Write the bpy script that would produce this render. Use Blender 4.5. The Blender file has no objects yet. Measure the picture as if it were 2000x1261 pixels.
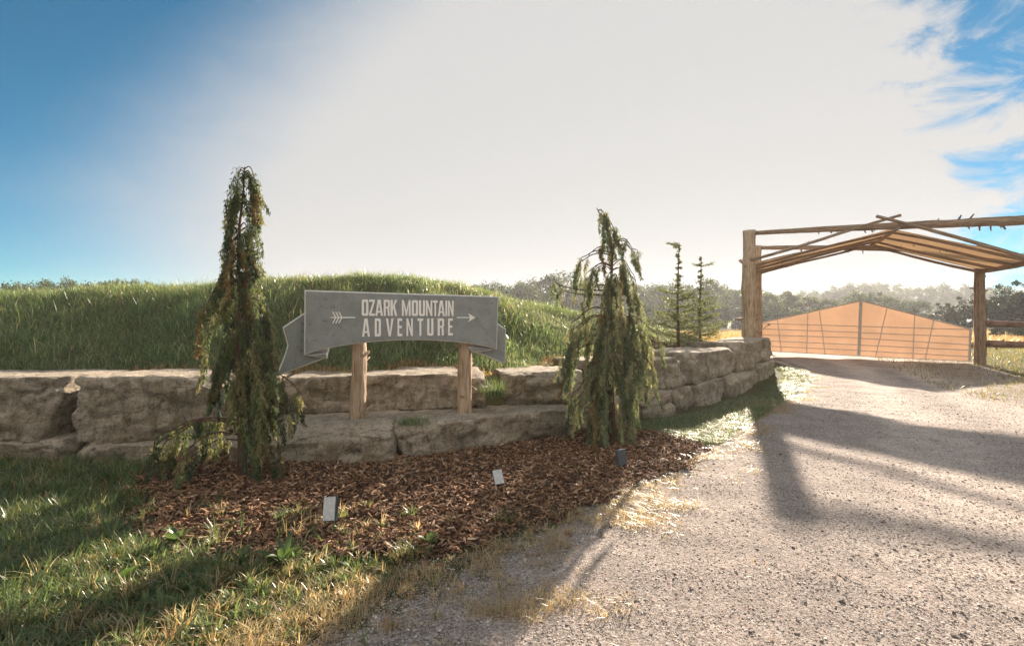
import bpy, bmesh, math, random
import numpy as np
from mathutils import Vector, Matrix, Quaternion, noise as mnoise

random.seed(7)
rng = np.random.default_rng(7)
R = math.radians
scene = bpy.context.scene
col = scene.collection

# ------------------------------------------------------------------ camera
CAM_Z = 1.6
cam_d = bpy.data.cameras.new('camera')
cam_d.lens = 18.0
cam_d.sensor_width = 36.0
cam_d.clip_start = 0.05
cam_d.clip_end = 3000.0
cam = bpy.data.objects.new('camera', cam_d)
cam.location = (0, 0, CAM_Z)
cam.rotation_euler = (R(90), 0, 0)
col.objects.link(cam)
scene.camera = cam

# ------------------------------------------------------------------ sun and sky
SUN_AZ, SUN_EL = R(23.5), R(18.0)          # azimuth to the right of the view axis (+Y)
SUN_STRENGTH = 5.0
SKY_STRENGTH = 0.10
EXPOSURE = 1.85
sun_dir = Vector((math.sin(SUN_AZ) * math.cos(SUN_EL), math.cos(SUN_AZ) * math.cos(SUN_EL), math.sin(SUN_EL)))
sun_d = bpy.data.lights.new('sun', 'SUN')
sun_d.energy = SUN_STRENGTH
sun_d.angle = R(0.8)
sun_d.color = (1.0, 0.86, 0.71)
sun = bpy.data.objects.new('sun', sun_d)
sun.rotation_euler = sun_dir.to_track_quat('Z', 'Y').to_euler()
sun.location = sun_dir * 60
col.objects.link(sun)

world = bpy.data.worlds.new('World')
scene.world = world
world.use_nodes = True
wn, wl = world.node_tree.nodes, world.node_tree.links
wn.clear()


def wmath(op, a, b=None, c=None):
    n = wn.new('ShaderNodeMath')
    n.operation = op
    for i, v in enumerate((a, b, c)):
        if v is None:
            continue
        if isinstance(v, (int, float)):
            n.inputs[i].default_value = v
        else:
            wl.new(v, n.inputs[i])
    return n.outputs[0]


w_out = wn.new('ShaderNodeOutputWorld')
w_bg = wn.new('ShaderNodeBackground')
w_bg.inputs['Strength'].default_value = SKY_STRENGTH
wl.new(w_bg.outputs[0], w_out.inputs['Surface'])
w_sky = wn.new('ShaderNodeTexSky')
w_sky.sky_type = 'NISHITA'
w_sky.sun_disc = False
w_sky.sun_elevation = SUN_EL
w_sky.sun_rotation = SUN_AZ
w_sky.altitude = 300
w_sky.air_density = 0.8
w_sky.dust_density = 0.0
w_sky.ozone_density = 3.0
# deeper blue of a clear morning away from the sun
w_hsv = wn.new('ShaderNodeHueSaturation')
w_hsv.inputs['Saturation'].default_value = 3.0
w_hsv.inputs['Value'].default_value = 0.30
w_hsv.inputs['Hue'].default_value = 0.478
wl.new(w_sky.outputs[0], w_hsv.inputs['Color'])
w_tc = wn.new('ShaderNodeTexCoord')
w_sep = wn.new('ShaderNodeSeparateXYZ')
wl.new(w_tc.outputs['Generated'], w_sep.inputs[0])
az = wmath('ARCTAN2', w_sep.outputs[0], w_sep.outputs[1])
el = wmath('ARCSINE', w_sep.outputs[2])
# thin bright veil of high cloud lit round the sun: broad soft edge, wisps at its rim
above = wmath('MAXIMUM', wmath('SUBTRACT', el, R(11.0)), 0.0)
width = wmath('MAXIMUM', wmath('SUBTRACT', R(43.0), wmath('MULTIPLY', wmath('MULTIPLY', above, 0.5), wmath('LESS_THAN', az, R(7.0)))), R(15.0))
da = wmath('DIVIDE', wmath('SUBTRACT', az, R(7.0)), width)
de = wmath('DIVIDE', wmath('SUBTRACT', el, R(11.0)), R(33.0))
dist = wmath('SQRT', wmath('ADD', wmath('MULTIPLY', da, da), wmath('MULTIPLY', de, de)))
w_map = wn.new('ShaderNodeMapping')
w_map.inputs['Rotation'].default_value = (0.3, 0.5, 0.6)
w_map.inputs['Scale'].default_value = (2.2, 5.5, 7.0)
wl.new(w_tc.outputs['Generated'], w_map.inputs['Vector'])
w_n1 = wn.new('ShaderNodeTexNoise')
w_n1.inputs['Scale'].default_value = 2.6
w_n1.inputs['Detail'].default_value = 9
w_n1.inputs['Roughness'].default_value = 0.62
w_n1.inputs['Distortion'].default_value = 0.5
wl.new(w_map.outputs[0], w_n1.inputs['Vector'])
wisp = wmath('SUBTRACT', w_n1.outputs['Fac'], 0.5)
w_side = wn.new('ShaderNodeMapRange')           # the rim towards the sun is crisper and more wispy
w_side.inputs['From Min'].default_value = R(15)
w_side.inputs['From Max'].default_value = R(38)
w_side.inputs['To Min'].default_value = 0.12
w_side.inputs['To Max'].default_value = 1.0
wl.new(az, w_side.inputs['Value'])
dist2 = wmath('ADD', dist, wmath('MULTIPLY', wisp, w_side.outputs[0]))
w_soft = wn.new('ShaderNodeMapRange')
w_soft.inputs['From Min'].default_value = R(5)
w_soft.inputs['From Max'].default_value = R(38)
w_soft.inputs['To Min'].default_value = 1.30
w_soft.inputs['To Max'].default_value = 1.02
wl.new(az, w_soft.inputs['Value'])
w_lo = wn.new('ShaderNodeMapRange')
w_lo.inputs['From Min'].default_value = R(5)
w_lo.inputs['From Max'].default_value = R(38)
w_lo.inputs['To Min'].default_value = 0.70
w_lo.inputs['To Max'].default_value = 0.76
wl.new(az, w_lo.inputs['Value'])
w_mask = wn.new('ShaderNodeMapRange')
w_mask.interpolation_type = 'SMOOTHSTEP'
wl.new(dist2, w_mask.inputs['Value'])
wl.new(w_lo.outputs[0], w_mask.inputs['From Min'])
wl.new(w_soft.outputs[0], w_mask.inputs['From Max'])
w_mask.inputs['To Min'].default_value = 1.0
w_mask.inputs['To Max'].default_value = 0.0
w_mix = wn.new('ShaderNodeMix')
w_mix.data_type = 'RGBA'
wl.new(w_mask.outputs[0], w_mix.inputs['Factor'])
wl.new(w_hsv.outputs[0], w_mix.inputs[6])
w_mix.inputs[7].default_value = (1.80, 1.80, 1.79, 1)
# streaky cloud added out of view, closing behind the camera, to brighten shaded faces
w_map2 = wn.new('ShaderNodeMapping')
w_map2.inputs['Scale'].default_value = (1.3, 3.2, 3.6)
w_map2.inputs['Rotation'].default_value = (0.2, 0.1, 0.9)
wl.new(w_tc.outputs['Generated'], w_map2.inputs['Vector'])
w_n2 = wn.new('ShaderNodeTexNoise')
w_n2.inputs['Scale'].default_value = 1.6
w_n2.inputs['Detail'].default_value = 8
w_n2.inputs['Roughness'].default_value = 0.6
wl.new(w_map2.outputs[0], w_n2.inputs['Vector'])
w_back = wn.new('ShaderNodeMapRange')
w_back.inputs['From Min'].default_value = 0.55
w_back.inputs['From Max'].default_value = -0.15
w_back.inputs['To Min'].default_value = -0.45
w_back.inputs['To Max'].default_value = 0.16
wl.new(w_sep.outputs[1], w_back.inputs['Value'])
w_fill_cov = wn.new('ShaderNodeMapRange')
w_fill_cov.interpolation_type = 'SMOOTHSTEP'
w_fill_cov.inputs['From Min'].default_value = 0.36
w_fill_cov.inputs['From Max'].default_value = 0.72
wl.new(wmath('ADD', w_n2.outputs['Fac'], w_back.outputs[0]), w_fill_cov.inputs['Value'])
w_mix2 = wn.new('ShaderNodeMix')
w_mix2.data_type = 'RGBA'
wl.new(w_fill_cov.outputs[0], w_mix2.inputs['Factor'])
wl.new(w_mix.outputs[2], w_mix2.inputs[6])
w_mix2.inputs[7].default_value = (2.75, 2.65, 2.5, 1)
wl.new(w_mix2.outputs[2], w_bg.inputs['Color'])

scene.view_settings.view_transform = 'Standard'
scene.view_settings.look = 'None'
scene.view_settings.exposure = EXPOSURE
scene.view_settings.gamma = 1.0
scene.view_settings.use_curve_mapping = False
scene.render.engine = 'CYCLES'
cy = scene.cycles
cy.max_bounces = 6
cy.diffuse_bounces = 3
cy.glossy_bounces = 2
cy.transmission_bounces = 3
cy.transparent_max_bounces = 6
cy.volume_bounces = 0
cy.sample_clamp_indirect = 4.0
cy.use_denoising = True
try:
    cy.denoiser = 'OPENIMAGEDENOISE'
    cy.denoising_input_passes = 'RGB_ALBEDO_NORMAL'
    cy.denoising_prefilter = 'ACCURATE'
except Exception:
    pass

# ------------------------------------------------------------------ helpers


def at(px, py, Y):
    """the point at depth Y that the photograph shows at pixel (px, py)"""
    return Vector(((px - 1000) / 1000 * Y, Y, CAM_Z - (py - 630.5) / 1000 * Y))


def on_plane(px, py, P0, d):
    """the point of the vertical plane through P0 along d seen at (px, py)"""
    k = (px - 1000) / 1000
    s = (k * P0[1] - P0[0]) / (d[0] - k * d[1])
    Y = P0[1] + s * d[1]
    return Vector((P0[0] + s * d[0], Y, CAM_Z - (py - 630.5) / 1000 * Y))


def thing(name, label, cat, loc=(0, 0, 0), group=None):
    o = bpy.data.objects.new(name, None)
    o.empty_display_size = 0.2
    o.location = loc
    col.objects.link(o)
    o['label'] = label
    o['category'] = cat
    if group:
        o['group'] = group
    return o


def tag(o, label, cat, group=None):
    o['label'] = label
    o['category'] = cat
    if group:
        o['group'] = group
    return o


def world_loc(o):
    v = Vector(o.location)
    p = o.parent
    while p:
        v = v + Vector(p.location)
        p = p.parent
    return v


def new_mesh(name, V, F, mats, smooth=True, cols=None, midx=None):
    """V (n,3), F (m,k) uniform polygons or a python list of mixed ones"""
    me = bpy.data.meshes.new(name)
    if isinstance(F, np.ndarray):
        V = np.asarray(V, dtype=np.float32)
        m, k = F.shape
        me.vertices.add(len(V))
        me.vertices.foreach_set('co', V.ravel())
        me.loops.add(m * k)
        me.loops.foreach_set('vertex_index', F.astype(np.int32).ravel())
        me.polygons.add(m)
        me.polygons.foreach_set('loop_start', np.arange(0, m * k, k, dtype=np.int32))
        me.polygons.foreach_set('loop_total', np.full(m, k, dtype=np.int32))
        me.update(calc_edges=True)
    else:
        me.from_pydata([tuple(v) for v in V], [], [tuple(f) for f in F])
        me.update()
    if cols is not None:
        a = me.color_attributes.new('tint', 'FLOAT_COLOR', 'POINT')
        c = np.ones((len(V), 4), dtype=np.float32)
        c[:, :3] = cols
        a.data.foreach_set('color', c.ravel())
    if not isinstance(mats, (list, tuple)):
        mats = [mats]
    for m_ in mats:
        me.materials.append(m_)
    if midx is not None:
        me.polygons.foreach_set('material_index', np.asarray(midx, dtype=np.int32))
    me.polygons.foreach_set('use_smooth', [smooth] * len(me.polygons))
    return me


def obj(name, me, parent=None, loc=(0, 0, 0), kind=None):
    o = bpy.data.objects.new(name, me)
    o.location = loc
    if parent:
        o.parent = parent
    if kind:
        o['kind'] = kind
    col.objects.link(o)
    return o


def part(name, V, F, mat, parent, smooth=True, cols=None, midx=None):
    """mesh given in world coordinates, attached under parent"""
    V = np.asarray(V, dtype=np.float32)
    if parent:
        V = V - np.array(world_loc(parent), dtype=np.float32)
    return obj(name, new_mesh(name, V, F, mat, smooth, cols, midx), parent)


def vnoise(x, y, seed=0):
    """smooth value noise on arrays, -1..1"""
    xi, yi = np.floor(x), np.floor(y)
    fx, fy = x - xi, y - yi
    fx, fy = fx * fx * (3 - 2 * fx), fy * fy * (3 - 2 * fy)

    def hsh(a, b):
        v = np.sin(a * 127.1 + b * 311.7 + seed * 74.7) * 43758.5453
        return (v - np.floor(v)) * 2 - 1
    return (hsh(xi, yi) * (1 - fx) + hsh(xi + 1, yi) * fx) * (1 - fy) + (hsh(xi, yi + 1) * (1 - fx) + hsh(xi + 1, yi + 1) * fx) * fy


def sstep(a, b, x):
    t = np.clip((x - a) / (b - a), 0, 1)
    return t * t * (3 - 2 * t)


# ------------------------------------------------------------------ materials


def mat_new(name):
    m = bpy.data.materials.new(name)
    m.use_nodes = True
    nt = m.node_tree
    for n in list(nt.nodes):
        nt.nodes.remove(n)
    out = nt.nodes.new('ShaderNodeOutputMaterial')
    return m, nt.nodes, nt.links, out


def n_noise(N, L, vec, scale, detail=5, rough=0.55, dist=0.0):
    n = N.new('ShaderNodeTexNoise')
    n.inputs['Scale'].default_value = scale
    n.inputs['Detail'].default_value = detail
    n.inputs['Roughness'].default_value = rough
    n.inputs['Distortion'].default_value = dist
    if vec is not None:
        L.new(vec, n.inputs['Vector'])
    return n.outputs['Fac']


def n_ramp(N, L, fac, stops, interp='LINEAR'):
    r = N.new('ShaderNodeValToRGB')
    r.color_ramp.interpolation = interp
    els = r.color_ramp.elements
    while len(els) > 1:
        els.remove(els[-1])
    els[0].position = stops[0][0]
    els[0].color = (*stops[0][1], 1)
    for p, c in stops[1:]:
        e = els.new(p)
        e.color = (*c, 1)
    L.new(fac, r.inputs['Fac'])
    return r.outputs['Color']


def n_mix(N, L, fac, a, b, blend='MIX'):
    n = N.new('ShaderNodeMix')
    n.data_type = 'RGBA'
    n.blend_type = blend
    for sock, v in ((n.inputs['Factor'], fac), (n.inputs[6], a), (n.inputs[7], b)):
        if isinstance(v, (int, float)):
            sock.default_value = v
        elif isinstance(v, tuple):
            sock.default_value = (*v, 1)
        else:
            L.new(v, sock)
    return n.outputs[2]


def n_map(N, L, vec, scale=(1, 1, 1)):
    n = N.new('ShaderNodeMapping')
    n.inputs['Scale'].default_value = scale
    L.new(vec, n.inputs['Vector'])
    return n.outputs[0]


def n_bump(N, L, h, strength, dist, prev=None):
    b = N.new('ShaderNodeBump')
    b.inputs['Strength'].default_value = strength
    b.inputs['Distance'].default_value = dist
    L.new(h, b.inputs['Height'])
    if prev is not None:
        L.new(prev, b.inputs['Normal'])
    return b.outputs[0]


def n_bsdf(N, L, out, color, rough=0.9, normal=None, spec=0.25, sheen=0.0):
    b = N.new('ShaderNodeBsdfPrincipled')
    if isinstance(color, tuple):
        b.inputs['Base Color'].default_value = (*color, 1)
    else:
        L.new(color, b.inputs['Base Color'])
    b.inputs['Roughness'].default_value = rough
    b.inputs['Specular IOR Level'].default_value = spec
    if normal is not None:
        L.new(normal, b.inputs['Normal'])
    if out is not None:
        L.new(b.outputs[0], out.inputs['Surface'])
    return b


def mat_stone():
    m, N, L, out = mat_new('limestone')
    tc = N.new('ShaderNodeTexCoord')
    oi = N.new('ShaderNodeObjectInfo')
    add = N.new('ShaderNodeVectorMath')
    add.operation = 'ADD'
    L.new(tc.outputs['Object'], add.inputs[0])
    cmb = N.new('ShaderNodeCombineXYZ')
    for i in range(3):
        mm = N.new('ShaderNodeMath')
        mm.operation = 'MULTIPLY'
        mm.inputs[1].default_value = 23.0 + 7 * i
        L.new(oi.outputs['Random'], mm.inputs[0])
        L.new(mm.outputs[0], cmb.inputs[i])
    L.new(cmb.outputs[0], add.inputs[1])
    v = add.outputs[0]
    base = n_ramp(N, L, n_noise(N, L, v, 3.0, 8, 0.65), [(0.25, (0.29, 0.235, 0.175)), (0.5, (0.48, 0.405, 0.315)), (0.75, (0.64, 0.565, 0.465))])
    # bedding lines
    bed = n_noise(N, L, n_map(N, L, v, (1.6, 1.6, 9)), 2.0, 8, 0.72, 0.8)
    base = n_mix(N, L, 0.5, base, n_ramp(N, L, bed, [(0.3, (0.16, 0.125, 0.09)), (0.55, (0.49, 0.41, 0.32)), (0.8, (0.62, 0.54, 0.44))]))
    # weather streaks running down the standing faces
    geo = N.new('ShaderNodeNewGeometry')
    sp = N.new('ShaderNodeSeparateXYZ')
    L.new(geo.outputs['Normal'], sp.inputs[0])
    up = N.new('ShaderNodeMapRange')
    up.inputs['From Min'].default_value = 0.25
    up.inputs['From Max'].default_value = 0.75
    up.inputs['To Min'].default_value = 1
    up.inputs['To Max'].default_value = 0
    L.new(sp.outputs[2], up.inputs['Value'])
    st = n_noise(N, L, n_map(N, L, v, (4.5, 4.5, 1.3)), 1.3, 8, 0.7, 0.8)
    stc = n_ramp(N, L, st, [(0.36, (0, 0, 0)), (0.60, (1, 1, 1))])
    fac = N.new('ShaderNodeMath')
    fac.operation = 'MULTIPLY'
    L.new(stc, fac.inputs[0])
    L.new(up.outputs[0], fac.inputs[1])
    f2 = N.new('ShaderNodeMath')
    f2.operation = 'MULTIPLY'
    f2.inputs[1].default_value = 0.62
    L.new(fac.outputs[0], f2.inputs[0])
    base = n_mix(N, L, f2.outputs[0], base, n_ramp(N, L, n_noise(N, L, v, 5, 5), [(0.32, (0.045, 0.036, 0.024)), (0.55, (0.17, 0.115, 0.05)), (0.75, (0.12, 0.105, 0.045))]))
    # lichen and grey spots
    sptn = n_noise(N, L, v, 19, 4, 0.6)
    spf = n_ramp(N, L, sptn, [(0.58, (0, 0, 0)), (0.66, (0.55, 0.55, 0.55))])
    base = n_mix(N, L, spf, base, (0.12, 0.105, 0.08))
    # hairline cracks and pits
    vc = N.new('ShaderNodeTexVoronoi')
    vc.feature = 'DISTANCE_TO_EDGE'
    vc.inputs['Scale'].default_value = 3.4
    wv = N.new('ShaderNodeVectorMath')
    wv.operation = 'ADD'
    nzv = N.new('ShaderNodeTexNoise')
    nzv.inputs['Scale'].default_value = 4.0
    nzv.inputs['Detail'].default_value = 6
    L.new(v, nzv.inputs['Vector'])
    sc_ = N.new('ShaderNodeVectorMath')
    sc_.operation = 'SCALE'
    sc_.inputs['Scale'].default_value = 0.55
    L.new(nzv.outputs['Color'], sc_.inputs[0])
    L.new(n_map(N, L, v, (1.0, 1.0, 2.2)), wv.inputs[0])
    L.new(sc_.outputs[0], wv.inputs[1])
    L.new(wv.outputs[0], vc.inputs['Vector'])
    crack = n_ramp(N, L, vc.outputs['Distance'], [(0.0, (0, 0, 0)), (0.022, (1, 1, 1))])
    pits = n_ramp(N, L, n_noise(N, L, v, 42, 5, 0.75), [(0.30, (0.25, 0.22, 0.18)), (0.46, (1, 1, 1)), (0.7, (1.15, 1.13, 1.08))])
    base = n_mix(N, L, 0.85, base, pits, 'MULTIPLY')
    base = n_mix(N, L, 0.6, base, n_ramp(N, L, crack, [(0.0, (0.30, 0.27, 0.23)), (1.0, (1, 1, 1))]), 'MULTIPLY')
    nb = n_bump(N, L, n_noise(N, L, v, 24, 9, 0.75), 0.9, 0.045)
    nb = n_bump(N, L, bed, 0.45, 0.03, nb)
    nb = n_bump(N, L, crack, 0.6, 0.02, nb)
    n_bsdf(N, L, out, base, 0.93, nb, 0.15)
    return m


def mat_bark(name, c_dark, c_mid, c_light, fine=1.0):
    m, N, L, out = mat_new(name)
    tc = N.new('ShaderNodeTexCoord')
    v = tc.outputs['Object']
    s = n_noise(N, L, n_map(N, L, v, (22 * fine, 22 * fine, 1.6)), 1.0, 7, 0.65, 0.6)
    base = n_ramp(N, L, s, [(0.3, c_dark), (0.5, c_mid), (0.72, c_light)])
    blot = n_noise(N, L, v, 2.3, 4)
    base = n_mix(N, L, n_ramp(N, L, blot, [(0.4, (0, 0, 0)), (0.7, (0.5, 0.5, 0.5))]), base, c_light)
    nb = n_bump(N, L, s, 1.0, 0.05)
    base = n_mix(N, L, 1.0, base, n_ramp(N, L, n_noise(N, L, n_map(N, L, v, (60 * fine, 60 * fine, 4.0)), 1.0, 5, 0.7), [(0.32, (0.45, 0.40, 0.36)), (0.5, (1, 1, 1))]), 'MULTIPLY')
    n_bsdf(N, L, out, base, 0.88, nb, 0.2)
    return m


def mat_leaf(name, trans=0.4, rough=0.55, spec=0.3):
    m, N, L, out = mat_new(name)
    at_ = N.new('ShaderNodeAttribute')
    at_.attribute_name = 'tint'
    b = n_bsdf(N, L, None, at_.outputs['Color'], rough, None, spec)
    t = N.new('ShaderNodeBsdfTranslucent')
    tc_ = n_mix(N, L, 1.0, at_.outputs['Color'], (1.3, 1.28, 0.85), 'MULTIPLY')
    L.new(tc_, t.inputs['Color'])
    mx = N.new('ShaderNodeMixShader')
    mx.inputs[0].default_value = trans
    L.new(b.outputs[0], mx.inputs[1])
    L.new(t.outputs[0], mx.inputs[2])
    L.new(mx.outputs[0], out.inputs['Surface'])
    return m


def mat_tint(name, rough=0.9, spec=0.2):
    m, N, L, out = mat_new(name)
    at_ = N.new('ShaderNodeAttribute')
    at_.attribute_name = 'tint'
    n_bsdf(N, L, out, at_.outputs['Color'], rough, None, spec)
    return m


def mat_plain(name, c, rough=0.7, var=0.15, scale=8, spec=0.3, bump=0.0, metallic=0.0):
    m, N, L, out = mat_new(name)
    tc = N.new('ShaderNodeTexCoord')
    f = n_noise(N, L, tc.outputs['Object'], scale, 6, 0.6)
    lo = tuple(max(0, x * (1 - var)) for x in c)
    hi = tuple(min(1, x * (1 + var)) for x in c)
    base = n_ramp(N, L, f, [(0.3, lo), (0.7, hi)])
    nb = n_bump(N, L, f, bump, 0.02) if bump else None
    b = n_bsdf(N, L, out, base, rough, nb, spec)
    b.inputs['Metallic'].default_value = metallic
    return m


def mat_canvas(name, c, trans):
    m, N, L, out = mat_new(name)
    tc = N.new('ShaderNodeTexCoord')
    f = n_noise(N, L, tc.outputs['Object'], 1.7, 5, 0.6)
    base = n_ramp(N, L, f, [(0.3, tuple(x * 0.86 for x in c)), (0.7, c)])
    w = n_noise(N, L, tc.outputs['Object'], 3.2, 3, 0.5, 0.8)
    nb = n_bump(N, L, w, 0.35, 0.06)
    b = n_bsdf(N, L, None, base, 0.9, nb, 0.1)
    t = N.new('ShaderNodeBsdfTranslucent')
    L.new(base, t.inputs['Color'])
    mx = N.new('ShaderNodeMixShader')
    mx.inputs[0].default_value = trans
    L.new(b.outputs[0], mx.inputs[1])
    L.new(t.outputs[0], mx.inputs[2])
    L.new(mx.outputs[0], out.inputs['Surface'])
    return m


def gravel_nodes(N, L, v):
    """crushed limestone: fine stones of mixed tone, dusty where it is worn"""
    vo = N.new('ShaderNodeTexVoronoi')
    vo.inputs['Scale'].default_value = 85
    L.new(v, vo.inputs['Vector'])
    sepc = N.new('ShaderNodeSeparateColor')
    L.new(vo.outputs['Color'], sepc.inputs[0])
    stones = n_ramp(N, L, sepc.outputs[0], [(0.0, (0.07, 0.055, 0.048)), (0.2, (0.25, 0.20, 0.17)), (0.55, (0.48, 0.405, 0.355)), (1.0, (0.80, 0.72, 0.66))])
    fine = n_ramp(N, L, n_noise(N, L, v, 130, 4, 0.7), [(0.3, (0.34, 0.27, 0.225)), (0.7, (0.64, 0.54, 0.47))])
    stones = n_mix(N, L, 0.22, stones, fine)
    damp = n_ramp(N, L, n_noise(N, L, v, 0.9, 7, 0.7), [(0.36, (0, 0, 0)), (0.66, (0.55, 0.55, 0.55))])
    dcol = n_ramp(N, L, n_noise(N, L, v, 38, 7, 0.75), [(0.28, (0.30, 0.235, 0.20)), (0.72, (0.70, 0.60, 0.53))])
    base = n_mix(N, L, damp, stones, dcol)
    warm = n_ramp(N, L, n_noise(N, L, v, 2.4, 5, 0.6), [(0.35, (0.69, 0.70, 0.71)), (0.65, (0.93, 0.935, 0.94))])
    base = n_mix(N, L, 1.0, base, warm, 'MULTIPLY')
    nb = n_bump(N, L, n_noise(N, L, v, 75, 5, 0.7), 0.9, 0.016)
    nb = n_bump(N, L, n_noise(N, L, v, 9, 6, 0.65), 0.40, 0.05, nb)
    return base, nb


def mat_gravel():
    m, N, L, out = mat_new('gravel')
    geo = N.new('ShaderNodeNewGeometry')
    base, nb = gravel_nodes(N, L, geo.outputs['Position'])
    # fines packed pale in the wheel tracks, loose darker stone between them
    at_ = N.new('ShaderNodeAttribute')
    at_.attribute_name = 'tint'
    sp = N.new('ShaderNodeSeparateColor')
    L.new(at_.outputs['Color'], sp.inputs[0])
    f = n_mix(N, L, 0.45, at_.outputs['Color'], n_noise(N, L, geo.outputs['Position'], 3.0, 7, 0.7), 'OVERLAY')
    base = n_mix(N, L, 1.0, base, n_ramp(N, L, f, [(0.15, (0.82, 0.80, 0.79)), (0.75, (1.30, 1.26, 1.22))]), 'MULTIPLY')
    n_bsdf(N, L, out, base, 0.95, nb, 0.12)
    return m


def mat_ground():
    m, N, L, out = mat_new('soil_and_thatch')
    geo = N.new('ShaderNodeNewGeometry')
    v = geo.outputs['Position']
    a = n_ramp(N, L, n_noise(N, L, v, 6, 8, 0.7), [(0.3, (0.045, 0.04, 0.022)), (0.5, (0.10, 0.085, 0.04)), (0.7, (0.17, 0.13, 0.06))])
    g = n_ramp(N, L, n_noise(N, L, v, 0.35, 5, 0.6), [(0.35, (0.05, 0.065, 0.022)), (0.65, (0.13, 0.12, 0.045))])
    base = n_mix(N, L, 0.5, a, g)
    # gravel spilled from the drive thins out into the soil
    gb, gn = gravel_nodes(N, L, v)
    at_ = N.new('ShaderNodeAttribute')
    at_.attribute_name = 'tint'
    sp = N.new('ShaderNodeSeparateColor')
    L.new(at_.outputs['Color'], sp.inputs[0])
    mm = N.new('ShaderNodeMath')
    mm.operation = 'ADD'
    L.new(sp.outputs[0], mm.inputs[0])
    nz = N.new('ShaderNodeMapRange')
    nz.inputs['To Min'].default_value = -0.75
    nz.inputs['To Max'].default_value = 0.75
    L.new(n_noise(N, L, v, 9, 8, 0.75), nz.inputs['Value'])
    L.new(nz.outputs[0], mm.inputs[1])
    f = n_ramp(N, L, mm.outputs[0], [(0.38, (0, 0, 0)), (0.62, (1, 1, 1))])
    base = n_mix(N, L, f, base, gb)
    n_bsdf(N, L, out, base, 0.95, gn, 0.1)
    return m


def mat_field():
    m, N, L, out = mat_new('dry_meadow')
    geo = N.new('ShaderNodeNewGeometry')
    v = geo.outputs['Position']
    base = n_ramp(N, L, n_noise(N, L, v, 0.25, 8, 0.7), [(0.3, (0.20, 0.125, 0.05)), (0.5, (0.36, 0.24, 0.11)), (0.7, (0.47, 0.33, 0.17))])
    nb = n_bump(N, L, n_noise(N, L, v, 4, 6, 0.7), 0.8, 0.3)
    n_bsdf(N, L, out, base, 0.95, nb, 0.05)
    return m


def mat_mulch():
    m, N, L, out = mat_new('bark_mulch')
    geo = N.new('ShaderNodeNewGeometry')
    v = geo.outputs['Position']
    base = n_ramp(N, L, n_noise(N, L, v, 28, 7, 0.75, 1.2), [(0.3, (0.022, 0.014, 0.010)), (0.5, (0.085, 0.047, 0.028)), (0.72, (0.19, 0.10, 0.055))])
    nb = n_bump(N, L, n_noise(N, L, v, 32, 6, 0.75, 1.2), 1.0, 0.03)
    n_bsdf(N, L, out, base, 0.95, nb, 0.1)
    return m


def mat_signface():
    m, N, L, out = mat_new('grey_stucco')
    tc = N.new('ShaderNodeTexCoord')
    v = tc.outputs['Object']
    f = n_noise(N, L, v, 5, 7, 0.65)
    base = n_ramp(N, L, f, [(0.28, (0.205, 0.212, 0.202)), (0.72, (0.31, 0.32, 0.305))])
    dents = n_ramp(N, L, n_noise(N, L, v, 13, 3, 0.5), [(0.60, (1, 1, 1)), (0.70, (0, 0, 0))])
    base = n_mix(N, L, 1.0, base, n_ramp(N, L, n_noise(N, L, v, 13, 3, 0.5), [(0.62, (1, 1, 1)), (0.70, (0.88, 0.87, 0.85))]), 'MULTIPLY')
    nb = n_bump(N, L, dents, 0.6, 0.012)
    nb = n_bump(N, L, n_noise(N, L, v, 60, 5, 0.6), 0.25, 0.01, nb)
    n_bsdf(N, L, out, base, 0.85, nb, 0.2)
    return m


M_stone = mat_stone()
M_log = mat_bark('peeled_cedar_log', (0.16, 0.09, 0.045), (0.46, 0.32, 0.20), (0.68, 0.54, 0.41))
M_pole = mat_bark('bark_pole', (0.09, 0.058, 0.036), (0.28, 0.185, 0.115), (0.48, 0.35, 0.24))
M_rail = mat_bark('rough_rail_bark', (0.07, 0.04, 0.025), (0.24, 0.13, 0.09), (0.48, 0.33, 0.26), 1.4)
M_trunk = mat_bark('tree_bark', (0.045, 0.028, 0.02), (0.12, 0.075, 0.05), (0.22, 0.14, 0.10), 1.5)
M_leaf = mat_leaf('foliage', 0.35, 0.55, 0.25)
M_conifer = mat_leaf('conifer_foliage', 0.34, 0.6, 0.2)
M_grass = mat_leaf('grass_blades', 0.45, 0.36, 0.6)
M_chip = mat_tint('wood_chip', 0.9, 0.15)
M_pebble = mat_tint('pebble', 0.85, 0.25)
M_ground = mat_ground()
M_field = mat_field()
M_gravel = mat_gravel()
M_mulch = mat_mulch()
M_sign = mat_signface()
M_edge = mat_plain('sign_edge_plaster', (0.60, 0.58, 0.54), 0.85, 0.12, 20, 0.2, 0.3)
M_letter = mat_plain('letter_paint', (0.84, 0.80, 0.75), 0.7, 0.05, 40, 0.3)
M_canvas = mat_canvas('tan_canvas', (0.78, 0.62, 0.45), 0.58)
M_gatecloth = mat_canvas('orange_mesh_cloth', (0.66, 0.515, 0.40), 0.55)
M_steel = mat_plain('weathered_steel', (0.55, 0.50, 0.45), 0.6, 0.2, 12, 0.4, 0.0, 0.0)
M_lamp = mat_plain('lamp_housing', (0.06, 0.068, 0.08), 0.5, 0.2, 30, 0.4)
M_plate = mat_plain('lamp_plate', (0.46, 0.46, 0.455), 0.5, 0.25, 30, 0.4)

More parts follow.
